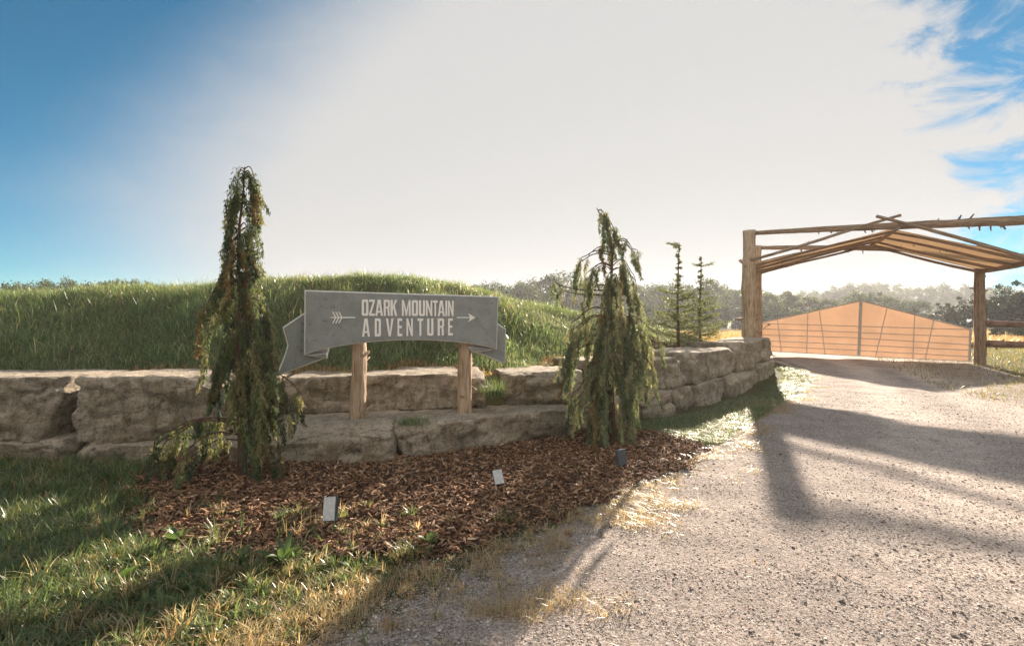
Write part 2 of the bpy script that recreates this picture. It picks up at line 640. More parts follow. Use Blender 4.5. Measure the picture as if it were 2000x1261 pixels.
# ------------------------------------------------------------------ terrain
WALL = np.array([(-40, 7.2), (-14, 6.5), (-7.8, 6.2), (-5.5, 6.1), (-3.55, 6.2), (-2.96, 6.5), (-0.3, 6.75), (1.08, 7.2), (1.5, 8.1), (3.2, 9.35), (3.5, 9.85),
                 (5.04, 11.4), (6.66, 13.6), (7.5, 15.2), (7.6, 16.2), (7.3, 18), (5, 24), (0, 34), (-20, 60)], dtype=float)
CREST_X = [-40, -12, -8, -5, -3.8, -2.5, -1.6, -0.5, 0, 1.1, 2.2, 3.3, 4.2, 5.4, 6.3, 7.0, 8.0, 10]
CREST_Z = [2.1, 2.36, 2.50, 2.66, 2.74, 2.68, 2.52, 2.27, 2.15, 1.93, 1.70, 1.50, 1.42, 1.38, 1.24, 1.08, 0.9, 0.5]


def wall_dist(x, y):
    """signed distance to the wall line, positive behind the wall"""
    x = np.asarray(x, float)
    y = np.asarray(y, float)
    best = np.full(x.shape, 1e9)
    sgn = np.ones(x.shape)
    for (ax, ay), (bx, by) in zip(WALL[:-1], WALL[1:]):
        dx, dy = bx - ax, by - ay
        t = np.clip(((x - ax) * dx + (y - ay) * dy) / (dx * dx + dy * dy), 0, 1)
        qx, qy = x - (ax + t * dx), y - (ay + t * dy)
        d = qx * qx + qy * qy
        side = np.where(dx * (y - ay) - dy * (x - ax) >= 0, 1.0, -1.0)
        upd = d < best
        best = np.where(upd, d, best)
        sgn = np.where(upd, side, sgn)
    return np.sqrt(best) * sgn


def low_h(x, y):
    h = 0.30 * sstep(10.5, 19, y) - 0.3 * sstep(24, 60, y)
    h = h + 0.02 * vnoise(x * 0.55, y * 0.55, 3) * sstep(0, 2, np.abs(y))
    return h


def height(x, y):
    x = np.asarray(x, float)
    y = np.asarray(y, float)
    s = wall_dist(x, y)
    low = low_h(x, y)
    zc = np.interp(x, CREST_X, CREST_Z)
    reach = np.interp(x, [-10, -3, 0.5, 3, 6], [5.6, 5.1, 3.4, 2.0, 1.5])
    t = np.clip((s - 1.0) / reach, 0, 1)
    up = 0.83 + (zc - 0.83) * (0.55 * t + 0.45 * t * t * (3 - 2 * t))
    up = up + 0.05 * vnoise(x * 0.8, y * 0.8, 5) * sstep(0.8, 2, s)
    fall = sstep(7.5, 17, s)
    up = up * (1 - fall) + low * fall
    k = sstep(0.25, 0.6, s)
    return low * (1 - k) + up * k


def axis(lo, hi, step, far_lo, far_hi):
    a = list(np.arange(lo, hi + 1e-6, step))
    st, v = step, hi
    while v < far_hi:
        st *= 1.22
        v += st
        a.append(v)
    st, v = step, lo
    while v > far_lo:
        st *= 1.22
        v -= st
        a.insert(0, v)
    return np.array(a)


def sheet(name, xs, ys, zf, mat, keep=None, kind='structure', colf=None):
    X, Y = np.meshgrid(xs, ys)
    Z = zf(X, Y)
    V = np.stack([X.ravel(), Y.ravel(), Z.ravel()], 1)
    ny, nx = X.shape
    i = np.arange(ny - 1)[:, None] * nx + np.arange(nx - 1)[None, :]
    F = np.stack([i, i + 1, i + nx + 1, i + nx], -1).reshape(-1, 4)
    if keep is not None:
        c = V[F].mean(1)
        F = F[keep(c[:, 0], c[:, 1])]
        used = np.unique(F)
        rm = np.full(len(V), -1)
        rm[used] = np.arange(len(used))
        V, F = V[used], rm[F]
    return obj(name, new_mesh(name, V, F, mat, True, colf(V[:, 0], V[:, 1]) if colf else None), kind=kind)


gx = axis(-15, 20, 0.14, -700, 700)
gy = axis(0.0, 24, 0.14, -60, 900)

# driveway: left edge follows the verge, right edge the grass beyond the gate post
DL = np.array([(-6.0, -6.0), (-1.6, 0.0), (-0.45, 2.4), (0.45, 3.7), (1.55, 5.2), (3.2, 7.4), (4.6, 9.2), (7.6, 13.2), (8.8, 15.6), (9.5, 18.5), (11.0, 22), (16, 30), (24, 44), (40, 70)])
DR = np.array([(9.0, -6.0), (10.5, 0.0), (11.0, 5.0), (11.6, 9.0), (12.6, 12.2), (13.6, 14.6), (15.4, 17.5), (17.8, 22), (23, 30), (31, 44), (47, 70)])


def spill(x, y):
    l = np.interp(y, DL[:, 1], DL[:, 0])
    r = np.interp(y, DR[:, 1], DR[:, 0])
    wl_ = np.interp(y, [0, 2, 3.5, 5, 9, 15], [1.9, 1.5, 0.9, 0.6, 0.55, 0.4])
    f = np.where(x < l, 1 - (l - x) / wl_, np.where(x > r, 1 - (x - r) / 1.2, 1.0))
    f = np.clip(f, 0, 1) * (wall_dist(x, y) < -0.2)
    return np.stack([f, f, f], -1)


ground = sheet('ground', gx, gy, height, M_ground, colf=spill)


def drive_mask(x, y, pad=0.0):
    wob = 0.16 * vnoise(x * 1.7, y * 1.7, 11) + 0.09 * vnoise(x * 5, y * 5, 12)
    l = np.interp(y, DL[:, 1], DL[:, 0])
    r = np.interp(y, DR[:, 1], DR[:, 0])
    return (x > l + wob - pad) & (x < r + wob + pad)


def track(x, y):
    # two wheel ruts pressed a little into the gravel
    l = np.interp(y, DL[:, 1], DL[:, 0])
    r = np.interp(y, DR[:, 1], DR[:, 0])
    f = (x - l) / (r - l)
    return -0.022 * (np.exp(-((f - 0.34) / 0.07) ** 2) + np.exp(-((f - 0.62) / 0.07) ** 2))


def drive_h(x, y):
    return height(x, y) + 0.03 + track(x, y) + 0.012 * vnoise(x * 3.1, y * 3.1, 21)


dxs = np.concatenate([np.arange(-4, 16, 0.09), axis(16, 17, 0.3, 16, 48)])
dys = np.concatenate([np.arange(-5, 1.5, 0.5), np.arange(1.5, 22, 0.09), axis(22, 23, 0.3, 22, 69)])
def rut_tone(x, y):
    l = np.interp(y, DL[:, 1], DL[:, 0])
    r = np.interp(y, DR[:, 1], DR[:, 0])
    f = (x - l) / (r - l) + 0.02 * vnoise(x * 0.8, y * 0.8, 81)
    v = 0.25 + 0.75 * np.maximum(np.exp(-((f - 0.33) / 0.075) ** 2), np.exp(-((f - 0.62) / 0.085) ** 2))
    return np.stack([v, v, v], -1)


driveway = sheet('driveway', dxs, dys, drive_h, M_gravel, lambda x, y: drive_mask(x, y), colf=rut_tone)


def mulch_mask(x, y):
    s = wall_dist(x, y)
    edge = np.interp(x, [-9, -5, -3.4, -2.4, -1.2, 0.0, 0.9, 1.6, 2.25], [4.3, 4.1, 3.8, 3.45, 3.42, 3.85, 4.6, 5.25, 6.1])
    wob = 0.14 * vnoise(x * 2, y * 2, 31) + 0.07 * vnoise(x * 6, y * 6, 32)
    right = np.interp(y, [4, 5.5, 6.4, 7.2, 8], [1.2, 2.1, 2.3, 2.0, 1.4])
    left = np.interp(y, [3.4, 4.2, 5.0, 6.2], [-2.3, -3.2, -3.7, -3.9])
    return (y > edge + wob) & (s < 0.3) & (x < right + wob) & (x > left + 2.2 * wob)


def mulch_h(x, y):
    s = wall_dist(x, y)
    return height(np.minimum(x, 9), y) * (s < 0.2) + 0.02 + 0.035 * sstep(0, 1.5, y - 3.8) + 0.018 * vnoise(x * 4, y * 4, 41)


mulch = sheet('mulch_bed', np.arange(-9, 2.8, 0.07), np.arange(3.0, 8.2, 0.07), mulch_h, M_mulch, mulch_mask)

field = sheet('field', axis(-60, 60, 3, -650, 650), axis(27, 130, 3, 27, 800), lambda x, y: height(x, y) + 0.02 + 0.25 * vnoise(x * 0.05, y * 0.05, 51) * sstep(30, 60, y), M_field,
              lambda x, y: ~drive_mask(x, y, 0.5))

# ------------------------------------------------------------------ retaining wall of quarry blocks


def stone_mesh(name, L, D, H, seed, step=0.06, cuts=6, cutcorner=None):
    rs = random.Random(seed)
    nx, ny, nz = max(4, int(L / step)), max(4, int(min(D, 1.0) / step)), max(4, int(H / step))
    bm = bmesh.new()
    cache = {}

    def vert(a, b, c):
        k = (a, b, c)
        if k not in cache:
            cache[k] = bm.verts.new((2 * a / nx - 1, 2 * b / ny - 1, 2 * c / nz - 1))
        return cache[k]
    for c in (0, nz):
        for a in range(nx):
            for b in range(ny):
                q = [vert(a, b, c), vert(a + 1, b, c), vert(a + 1, b + 1, c), vert(a, b + 1, c)]
                bm.faces.new(q if c else q[::-1])
    for b in (0, ny):
        for a in range(nx):
            for c in range(nz):
                q = [vert(a, b, c), vert(a + 1, b, c), vert(a + 1, b, c + 1), vert(a, b, c + 1)]
                bm.faces.new(q[::-1] if b else q)
    for a in (0, nx):
        for b in range(ny):
            for c in range(nz):
                q = [vert(a, b, c), vert(a, b + 1, c), vert(a, b + 1, c + 1), vert(a, b, c + 1)]
                bm.faces.new(q if a else q[::-1])
    planes = []
    for i in range(cuts):
        sx, sz = rs.choice((-1, 1)), rs.choice((-1, 1, 1))
        n = Vector((sx * rs.uniform(0, 1.0), -rs.uniform(0.15, 1.0), sz * rs.uniform(0.1, 1.0))).normalized()
        sup = abs(n.x) * L / 2 + abs(n.y) * D / 2 + abs(n.z) * H / 2
        planes.append((n, sup - rs.uniform(0.04, 0.17)))
    if cutcorner:
        n = Vector(cutcorner[:3]).normalized()
        sup = abs(n.x) * L / 2 + abs(n.y) * D / 2 + abs(n.z) * H / 2
        planes.append((n, sup - cutcorner[3]))
    off = Vector((rs.uniform(-50, 50), rs.uniform(-50, 50), rs.uniform(-50, 50)))
    for v in bm.verts:
        p = v.co
        n_ = 24
        nn = (abs(p.x) ** (n_ * 2) + abs(p.y) ** (n_ * 2) + abs(p.z) ** n_) ** (1.0 / n_)
        nn = max(nn, 1.0) ** 0.8
        q = Vector((p.x / nn * L / 2, p.y / nn * D / 2, p.z / nn * H / 2))
        for n, d in planes:
            e = q.dot(n) - d
            if e > 0:
                q = q - n * e
        s = q + off
        nr = Vector((p.x ** 9, p.y ** 9, p.z ** 9))
        nr = nr.normalized() if nr.length > 1e-6 else Vector((0, -1, 0))
        big = mnoise.noise_vector(s * 0.9) * 0.045
        # broken chunks: tilted facets that step against each other
        fr = 0.0
        for sc, am in ((2.2, 0.055), (6.0, 0.024)):
            w_ = s * sc + mnoise.noise_vector(s * sc * 1.3) * 0.35
            w_ = Vector((w_.x * 0.7, w_.y * 0.7, w_.z * 1.5))
            dd_, pts_ = mnoise.voronoi(w_)
            c_ = pts_[0]
            hsh = math.sin(c_.x * 12.9 + c_.y * 78.2 + c_.z * 37.7) * 4375.5
            hsh -= math.floor(hsh)
            tv = Vector((math.sin(hsh * 50), math.sin(hsh * 91), math.sin(hsh * 133)))
            fr += am * (hsh - 0.55 + 0.7 * tv.dot(w_ - c_))
            gap = dd_[1] - dd_[0]
            if gap < 0.10:
                fr -= am * 0.35 * (1 - gap / 0.10)
        fr *= 0.30 if nr.z > 0.7 else 1.0
        fin = mnoise.noise(s * 11.0) * 0.012 + mnoise.noise(s * 24.0) * 0.006
        zz = q.z * 8 + mnoise.noise(s * 1.2) * 1.8
        led = (math.floor(zz) * 0.618) % 1.0
        out_ = Vector((0, -1, 0)) if p.y < -0.7 else Vector((0, 0, 0))
        v.co = q + Vector((big.x, big.y, big.z * 0.5)) + nr * (fr + fin) + out_ * (led - 0.5) * 0.035
    bmesh.ops.recalc_face_normals(bm, faces=bm.faces)
    me = bpy.data.meshes.new(name)
    bm.to_mesh(me)
    bm.free()
    me.materials.append(M_stone)
    me.polygons.foreach_set('use_smooth', [True] * len(me.polygons))
    return me


wall = thing('retaining_wall', 'two-course retaining wall of big rough limestone blocks curving from the left edge to the gate', 'wall', (0, 6.5, 0))
UPPER = [  # pixel x and depth of the front face's two ends, foot and top height, thickness
    (-300, 6.05, 96, 5.92, 0.20, 0.93, 1.35, (0.8, -0.7, 0.5, 0.22)), (138, 5.92, 432, 6.05, 0.18, 0.93, 1.45, None), (440, 6.25, 546, 6.42, 0.30, 0.88, 1.2, None),
    (550, 6.62, 952, 7.0, 0.42, 0.89, 1.3, None), (982, 7.1, 1150, 7.4, 0.41, 0.89, 1.2, (0.1, -0.8, 0.7, 0.10)), (1168, 8.2, 1346, 9.3, 0.42, 0.96, 1.3, None),
    (1350, 9.75, 1441, 11.35, 0.44, 1.02, 1.2, None), (1441, 11.6, 1488, 13.4, 0.47, 1.12, 1.2, None), (1483, 13.7, 1507, 15.3, 0.5, 1.14, 1.1, None)]
LOWER = [
    (-320, 5.86, 118, 5.78, -0.14, 0.22, 1.0, None), (126, 5.78, 428, 5.82, -0.14, 0.21, 1.0, None), (438, 5.52, 768, 5.75, -0.12, 0.42, 1.2, (0.1, -0.6, 0.8, 0.12)),
    (774, 5.82, 1138, 7.1, -0.12, 0.42, 1.2, (-0.1, -0.7, 0.7, 0.08)), (1146, 7.25, 1258, 8.3, -0.1, 0.41, 1.1, None), (1262, 8.42, 1331, 8.85, -0.1, 0.43, 1.1, None),
    (1333, 9.0, 1366, 9.6, -0.1, 0.42, 1.0, None), (1367, 9.7, 1428, 10.7, -0.1, 0.44, 1.1, None), (1428, 10.9, 1473, 12.5, -0.08, 0.46, 1.1, None), (1474, 12.8, 1512, 15.0, -0.05, 0.5, 1.0, None)]
for k, (xl, yl, xr, yr, z0, z1, dep, cc) in enumerate(UPPER + LOWER):
    A, B = at(xl, 630.5, yl), at(xr, 630.5, yr)
    d = Vector((B.x - A.x, B.y - A.y, 0))
    L_ = d.length
    ang = math.atan2(d.y, d.x)
    nrm = Vector((-d.y, d.x, 0)).normalized()
    me = stone_mesh('stone_block', L_ * 0.985, dep, z1 - z0 + 0.03, 100 + k, 0.034 if yl < 9 else 0.05, 9, cc)
    o = obj('stone_block', me, wall)
    c = (A + B) / 2 + nrm * dep / 2
    o.location = Vector((c.x, c.y, (z0 + z1) / 2)) - Vector(wall.location)
    o.rotation_euler = (random.uniform(-0.03, 0.03), random.uniform(-0.025, 0.025), ang + random.uniform(-0.03, 0.03))

# ------------------------------------------------------------------ logs and tubes


def log_mesh(name, Lg, r0, r1, mat, seed, bend=0.02, rough=0.12, stubs=0, seg=None, sides=14, kink=0):
    """a log along +Z from 0 to Lg with uneven girth, knots and short branch stubs"""
    rs = random.Random(seed)
    seg = seg or max(6, int(Lg / 0.16))
    bm = bmesh.new()
    ph = rs.uniform(0, 100)
    rings = []
    for i in range(seg + 1):
        t = i / seg
        z = t * Lg
        cx = bend * math.sin(t * 3.1 + ph) * Lg * 0.5 * math.sin(math.pi * t) + kink * math.sin(math.pi * t)
        cy_ = bend * math.cos(t * 2.3 + ph * 1.7) * Lg * 0.5 * math.sin(math.pi * t)
        ring = []
        for j in range(sides):
            a = 2 * math.pi * j / sides
            rr = (r0 + (r1 - r0) * t)
            nv = mnoise.noise(Vector((math.cos(a) * 1.1 + ph, math.sin(a) * 1.1, z * 1.7)))
            nf = mnoise.noise(Vector((math.cos(a) * 3 + ph, math.sin(a) * 3, z * 5)))
            rr *= 1 + rough * nv + rough * 0.5 * nf
            ring.append(bm.verts.new((cx + rr * math.cos(a), cy_ + rr * math.sin(a), z)))
        rings.append(ring)
    for i in range(seg):
        for j in range(sides):
            bm.faces.new((rings[i][j], rings[i][(j + 1) % sides], rings[i + 1][(j + 1) % sides], rings[i + 1][j]))
    bm.faces.new(rings[0][::-1])
    bm.faces.new(rings[-1])
    for s in range(stubs):
        z = rs.uniform(0.06, 0.96) * Lg
        a = rs.uniform(0, 6.28)
        rr = r0 + (r1 - r0) * z / Lg
        ln = rs.uniform(0.35, 1.1) * max(rr, 0.05)
        sr = rs.uniform(0.14, 0.26) * max(rr, 0.05)
        b = Vector((math.cos(a), math.sin(a), rs.uniform(0.1, 0.8))).normalized()
        u = b.orthogonal().normalized()
        w = b.cross(u)
        p0 = Vector((math.cos(a) * rr * 0.7, math.sin(a) * rr * 0.7, z))
        r_a = [bm.verts.new(p0 + (u * math.cos(q) + w * math.sin(q)) * sr * 1.4) for q in [k * 1.2566 for k in range(5)]]
        r_b = [bm.verts.new(p0 + b * (ln + rr * 0.4) + (u * math.cos(q) + w * math.sin(q)) * sr * 0.7) for q in [k * 1.2566 for k in range(5)]]
        for k in range(5):
            bm.faces.new((r_a[k], r_a[(k + 1) % 5], r_b[(k + 1) % 5], r_b[k]))
        bm.faces.new(r_b)
    me = bpy.data.meshes.new(name)
    bm.to_mesh(me)
    bm.free()
    me.materials.append(mat)
    me.polygons.foreach_set('use_smooth', [True] * len(me.polygons))
    return me


_seed = [1000]


def log(name, A, B, r0, r1, mat, parent, **kw):
    A, B = Vector(A), Vector(B)
    _seed[0] += 1
    d = B - A
    me = log_mesh(name, d.length, r0, r1, mat, _seed[0], **kw)
    o = obj(name, me, parent)
    o.location = A - (world_loc(parent) if parent else Vector())
    o.rotation_mode = 'QUATERNION'
    o.rotation_quaternion = d.to_track_quat('Z', 'Y')
    return o


def tube_np(P, rad, sides=6):
    """tube along points P (n,3) with radii; returns V, F"""
    P = np.asarray(P, float)
    n = len(P)
    T = np.gradient(P, axis=0)
    T /= np.linalg.norm(T, axis=1)[:, None] + 1e-9
    ref = np.array([0.31, 0.23, 0.92])
    U = np.cross(T, ref)
    bad = np.linalg.norm(U, axis=1) < 1e-3
    U[bad] = np.cross(T[bad], np.array([1.0, 0.0, 0.1]))
    U /= np.linalg.norm(U, axis=1)[:, None]
    W = np.cross(T, U)
    a = np.arange(sides) * 2 * np.pi / sides
    rad = np.broadcast_to(rad, n)
    V = P[:, None, :] + rad[:, None, None] * (np.cos(a)[None, :, None] * U[:, None, :] + np.sin(a)[None, :, None] * W[:, None, :])
    i = np.arange(n - 1)[:, None] * sides
    j = np.arange(sides)[None, :]
    F = np.stack([i + j, i + (j + 1) % sides, i + sides + (j + 1) % sides, i + sides + j], -1).reshape(-1, 4)
    return V.reshape(-1, 3), F


class Bag:
    """collects pieces of one part (quads or triangles of one size)"""

    def __init__(self):
        self.V, self.F, self.C, self.n = [], [], [], 0

    def add(self, V, F, c=None):
        self.V.append(np.asarray(V, np.float32))
        self.F.append(np.asarray(F) + self.n)
        if c is not None:
            self.C.append(np.broadcast_to(np.asarray(c, np.float32), (len(V), 3)))
        self.n += len(V)

    def build(self, name, mat, parent=None, smooth=True, kind=None):
        V = np.concatenate(self.V)
        F = np.concatenate(self.F)
        C = np.concatenate(self.C) if self.C else None
        o = part(name, V, F, mat, parent, smooth, C)
        if kind:
            o['kind'] = kind
        return o


# ------------------------------------------------------------------ the sign
SA, SB = at(594, 630.5, 5.85), at(974, 630.5, 6.6)
S_dir = Vector((SB.x - SA.x, SB.y - SA.y, 0)).normalized()
S_nrm = Vector((S_dir.y, -S_dir.x, 0))          # towards the viewer


def crop2(cx, cy_):
    return 530 + cx * 0.24, 540 + cy_ * 0.24


def sgn(cx, cy_, off=0.0):
    px, py = crop2(cx, cy_)
    return on_plane(px, py, SA + S_nrm * off, S_dir)


def board(name, pts, off_front, thick, parent, mats, bev=0.012):
    """flat board: outline given as points of the sign photograph on the plane at off_front; front grey, edges pale"""
    P = [sgn(x, y, off_front) for x, y in pts]
    n = len(P)
    base = world_loc(parent)
    bm = bmesh.new()
    fr = [bm.verts.new(p - base) for p in P]
    bk = [bm.verts.new(p - S_nrm * thick - base) for p in P]
    f = bm.faces.new(fr)
    f.material_index = 0
    g = bm.faces.new(bk[::-1])
    g.material_index = 0
    for i in range(n):
        s = bm.faces.new((fr[i], bk[i], bk[(i + 1) % n], fr[(i + 1) % n]))
        s.material_index = 1
    bmesh.ops.recalc_face_normals(bm, faces=bm.faces)
    eds = [e for e in bm.edges if all(v in fr for v in e.verts)]
    bmesh.ops.bevel(bm, geom=eds, offset=bev, segments=1, affect='EDGES', profile=0.5, material=1)
    me = bpy.data.meshes.new(name)
    bm.to_mesh(me)
    bm.free()
    for m_ in mats:
        me.materials.append(m_)
    return obj(name, me, parent)


sign = thing('entrance_sign', 'grey stucco ribbon-shaped entrance sign on two cedar posts set on the stone wall', 'sign', (-1.2, 6.4, 0.42))
bot = []
for i in range(21):
    t = i / 20
    x = 264 + t * (1838 - 264)
    base_y = 640 + t * (594 - 640)
    bot.append((x, base_y - 98 * (1 - (2 * t - 1) ** 2) ** 0.85))
top = [(1852, 160), (1500, 148), (1050, 134), (650, 121), (268, 108)]
panel = board('sign_panel', bot[::-1] and (top + bot), 0.0, 0.075, sign, [M_sign, M_edge], 0.016)
board('ribbon_fold', [(262, 640), (455, 622), (455, 668)], -0.078, 0.05, sign, [M_sign, M_edge])
board('ribbon_fold', [(1600, 566), (1838, 596), (1640, 618)], -0.078, 0.05, sign, [M_sign, M_edge])
board('ribbon_tail', [(420, 200), (330, 240), (262, 296), (88, 412), (128, 560), (104, 640), (35, 815), (455, 660), (520, 400)], -0.13, 0.07, sign, [M_sign, M_edge], 0.016)
board('ribbon_tail', [(1640, 300), (1852, 383), (1912, 425), (1908, 712), (1640, 608)], -0.13, 0.07, sign, [M_sign, M_edge], 0.016)
# posts
pl = on_plane(699, 820, SA - S_nrm * 0.19, S_dir)
pr = on_plane(907, 807, SA - S_nrm * 0.19, S_dir)
for p, lean in ((pl, 0.02), (pr, 0.01)):
    log('post', (p.x, p.y, 0.36), (p.x + lean, p.y, 1.82), 0.096, 0.078, M_log, sign, stubs=12, rough=0.30, bend=0.02, seg=34, sides=20)


# letters: heavy condensed capitals built stroke by stroke in a unit box
def ring_polys(s, h, c=0.16, open_top=False):
    o = [(c, 0), (1 - c, 0), (1, c * 0.45), (1, 1 - c * 0.45), (1 - c, 1), (c, 1), (0, 1 - c * 0.45), (0, c * 0.45)]
    k = c * 0.55
    i = [(s + k, h), (1 - s - k, h), (1 - s, h + k * 0.4), (1 - s, 1 - h - k * 0.4), (1 - s - k, 1 - h), (s + k, 1 - h), (s, 1 - h - k * 0.4), (s, h + k * 0.4)]
    out_ = []
    for a in range(8):
        b = (a + 1) % 8
        out_.append([o[a], o[b], i[b], i[a]])
    return out_


SW, SH = 0.355, 0.14


def rect(x0, y0, x1, y1):
    return [(x0, y0), (x1, y0), (x1, y1), (x0, y1)]


GLYPH = {
    'O': ring_polys(SW, SH),
    'D': [rect(0, 0, SW, 1), [(SW, 0), (0.8, 0), (1, 0.08), (1 - SW, 0.16), (1 - SW - 0.03, SH), (SW, SH)], [(1, 0.08), (1, 0.92), (1 - SW, 0.84), (1 - SW, 0.16)], [(SW, 1 - SH), (1 - SW - 0.03, 1 - SH), (1 - SW, 0.84), (1, 0.92), (0.8, 1), (SW, 1)]],
    'Z': [rect(0, 1 - SH, 1, 1), rect(0, 0, 1, SH), [(0, SH), (0.36, SH), (1, 1 - SH), (0.64, 1 - SH)]],
    'A': [[(0, 0), (0.27, 0), (0.56, 1), (0.30, 1)], [(0.73, 0), (1, 0), (0.70, 1), (0.5, 1), (0.47, 0.86)], rect(0.26, 0.20, 0.74, 0.31)],
    'R': [rect(0, 0, SW, 1), [(SW, 1 - SH), (0.66, 1 - SH), (0.69, 0.84), (1, 0.93), (0.84, 1), (SW, 1)], [(0.69, 0.84), (0.69, 0.62), (1, 0.55), (1, 0.93)], [(SW, 0.46), (0.84, 0.46), (1, 0.55), (0.69, 0.62), (0.66, 0.57), (SW, 0.57)], [(0.66, 0), (0.98, 0), (0.92, 0.46), (0.60, 0.46)]],
    'K': [rect(0, 0, SW, 1), [(SW, 0.36), (SW, 0.60), (0.66, 1), (1, 1)], [(0.42, 0.53), (0.66, 0), (1, 0), (0.64, 0.68)]],
    'M': [rect(0, 0, 0.22, 1), rect(0.78, 0, 1, 1), [(0.22, 1), (0.22, 0.72), (0.42, 0), (0.5, 0.02), (0.5, 0.36)], [(0.78, 1), (0.5, 0.36), (0.5, 0.02), (0.58, 0), (0.78, 0.72)]],
    'U': [rect(0, 0.08, SW, 1), rect(1 - SW, 0.08, 1, 1), [(0, 0.08), (0.17, 0), (0.83, 0), (1, 0.08), (1 - SW, 0.16), (0.64, SH), (0.36, SH), (SW, 0.16)]],
    'N': [rect(0, 0, 0.28, 1), rect(0.72, 0, 1, 1), [(0.28, 1), (0.28, 0.62), (0.72, 0), (0.72, 0.40)]],
    'T': [rect(0, 1 - SH, 1, 1), rect(0.33, 0, 0.67, 1 - SH)],
    'I': [rect(0, 0, 1, 1)],
    'V': [[(0, 1), (0.29, 1), (0.56, 0.16), (0.62, 0), (0.36, 0)], [(0.71, 1), (1, 1), (0.64, 0), (0.5, 0.02), (0.54, 0.22)]],
    'E': [rect(0, 0, 0.38, 1), rect(0.38, 1 - SH, 1, 1), rect(0.38, 0, 1, SH), rect(0.38, 0.45, 0.9, 0.45 + SH)],
}


def raised(name, polys, parent, mat, proud=0.010):
    """thin raised shapes standing on the face of the sign panel; polys in sign-photograph coordinates"""
    base = world_loc(parent)
    V, F = [], []
    for q, pts in enumerate(polys):
        off = proud + 0.0006 * q
        n = len(pts)
        b = len(V)
        V += [sgn(x, y, off) - base for x, y in pts]
        V += [sgn(x, y, -0.004) - base for x, y in pts]
        F.append(list(range(b, b + n)))
        for i in range(n):
            F.append([b + i, b + n + i, b + n + (i + 1) % n, b + (i + 1) % n])
    me = new_mesh(name, V, F, mat, False)
    bm = bmesh.new()
    bm.from_mesh(me)
    bmesh.ops.recalc_face_normals(bm, faces=bm.faces)
    bm.to_mesh(me)
    bm.free()
    return obj(name, me, parent)


def write(seq, top_l, top_r, bot_l, bot_r, x_l, x_r):
    for ch, x0, x1 in seq:
        def m(u, w):
            x = x0 + u * (x1 - x0)
            f = (x - x_l) / (x_r - x_l)
            yt = top_l + f * (top_r - top_l)
            yb = bot_l + f * (bot_r - bot_l)
            return (x, yb + w * (yt - yb))
        raised('letter', [[m(u, w) for u, w in poly] for poly in GLYPH[ch]], panel, M_letter)


write([('O', 735, 790), ('Z', 796, 842), ('A', 846, 908), ('R', 914, 964), ('K', 969, 1024), ('M', 1062, 1134), ('O', 1142, 1194), ('U', 1201, 1251), ('N', 1258, 1310),
       ('T', 1314, 1354), ('A', 1355, 1411), ('I', 1416, 1431), ('N', 1437, 1483)], 186, 196, 319, 321, 735, 1483)
write([('A', 738, 802), ('D', 841, 891), ('V', 932, 994), ('E', 1026, 1065), ('N', 1099, 1151), ('T', 1189, 1236), ('U', 1268, 1319), ('R', 1353, 1405), ('E', 1438, 1477)], 340, 340, 489, 478, 738, 1477)


def stroke(a, b, w):
    dx, dy = b[0] - a[0], b[1] - a[1]
    l = math.hypot(dx, dy)
    ox, oy = -dy / l * w / 2, dx / l * w / 2
    return [(a[0] + ox, a[1] + oy), (b[0] + ox, b[1] + oy), (b[0] - ox, b[1] - oy), (a[0] - ox, a[1] - oy)]


arrow = [stroke((484, 333), (683, 333), 9)]
for x in (499, 524, 549):
    arrow.append(stroke((x, 286), (x + 24, 331), 8.5))
    arrow.append(stroke((x + 24, 335), (x, 380), 8.5))
raised('arrow_tail', arrow, panel, M_letter)
raised('arrow_head', [stroke((1509, 333), (1628, 333), 8), [(1600, 298), (1660, 333), (1620, 333)], [(1620, 333.6), (1660, 333.6), (1600, 370)]], panel, M_letter)

# ------------------------------------------------------------------ log gateway with its canvas roof
g_d = Vector((0.867, -0.498, 0))
FL, FR = Vector((7.97, 17.2, 0)), Vector((14.25, 13.6, 0))
BL, BR = Vector((9.6, 20.05, 0)), Vector((15.30, 16.75, 0))
gate_w = thing('log_gateway', 'log gateway with a gabled tan canvas roof standing over the gravel drive', 'gateway', (11.7, 17, 0.2))


def gz(p, z):
    return Vector((p.x, p.y, z))


log('post', gz(FL, 0.0), gz(FL, 4.70), 0.235, 0.20, M_log, gate_w, stubs=5, rough=0.18, bend=0.006)
log('post', gz(BL, 0.1), gz(BL, 4.62), 0.19, 0.16, M_log, gate_w, stubs=2, rough=0.10, bend=0.006)
log('post', gz(BR, 0.1), gz(BR, 3.45), 0.165, 0.14, M_pole, gate_w, stubs=4, rough=0.12, bend=0.01)
log('post', gz(FR, -0.1), gz(FR, 4.45), 0.22, 0.18, M_pole, gate_w, stubs=3, rough=0.10, bend=0.006)
f_d = (FR - FL).normalized()
log('forked_stub', at(1461, 520, 17.1), at(1445, 508, 17.0), 0.07, 0.05, M_log, gate_w, seg=5)
log('beam', at(1476, 455, 17.1), gz(FR + f_d * 1.6, 4.32), 0.07, 0.15, M_pole, gate_w, stubs=26, rough=0.16, bend=0.008)
log('beam', gz(BL - f_d * 0.1, 4.55), gz(BR + f_d * 0.2, 3.98), 0.075, 0.12, M_pole, gate_w, stubs=14, rough=0.14, bend=0.008)
RF, RB = Vector((11.40, 15.30, 4.42)), Vector((12.75, 18.30, 4.40))
ELF, ELB = gz(FL, 3.55), gz(BL, 3.55)
ERF, ERB = gz(FR, 3.30), gz(BR, 3.30)
log('ridge_pole', RF + (RF - RB).normalized() * 0.45 - Vector((0, 0, 0.07)), RB - Vector((0, 0, 0.07)), 0.055, 0.05, M_pole, gate_w, stubs=5)
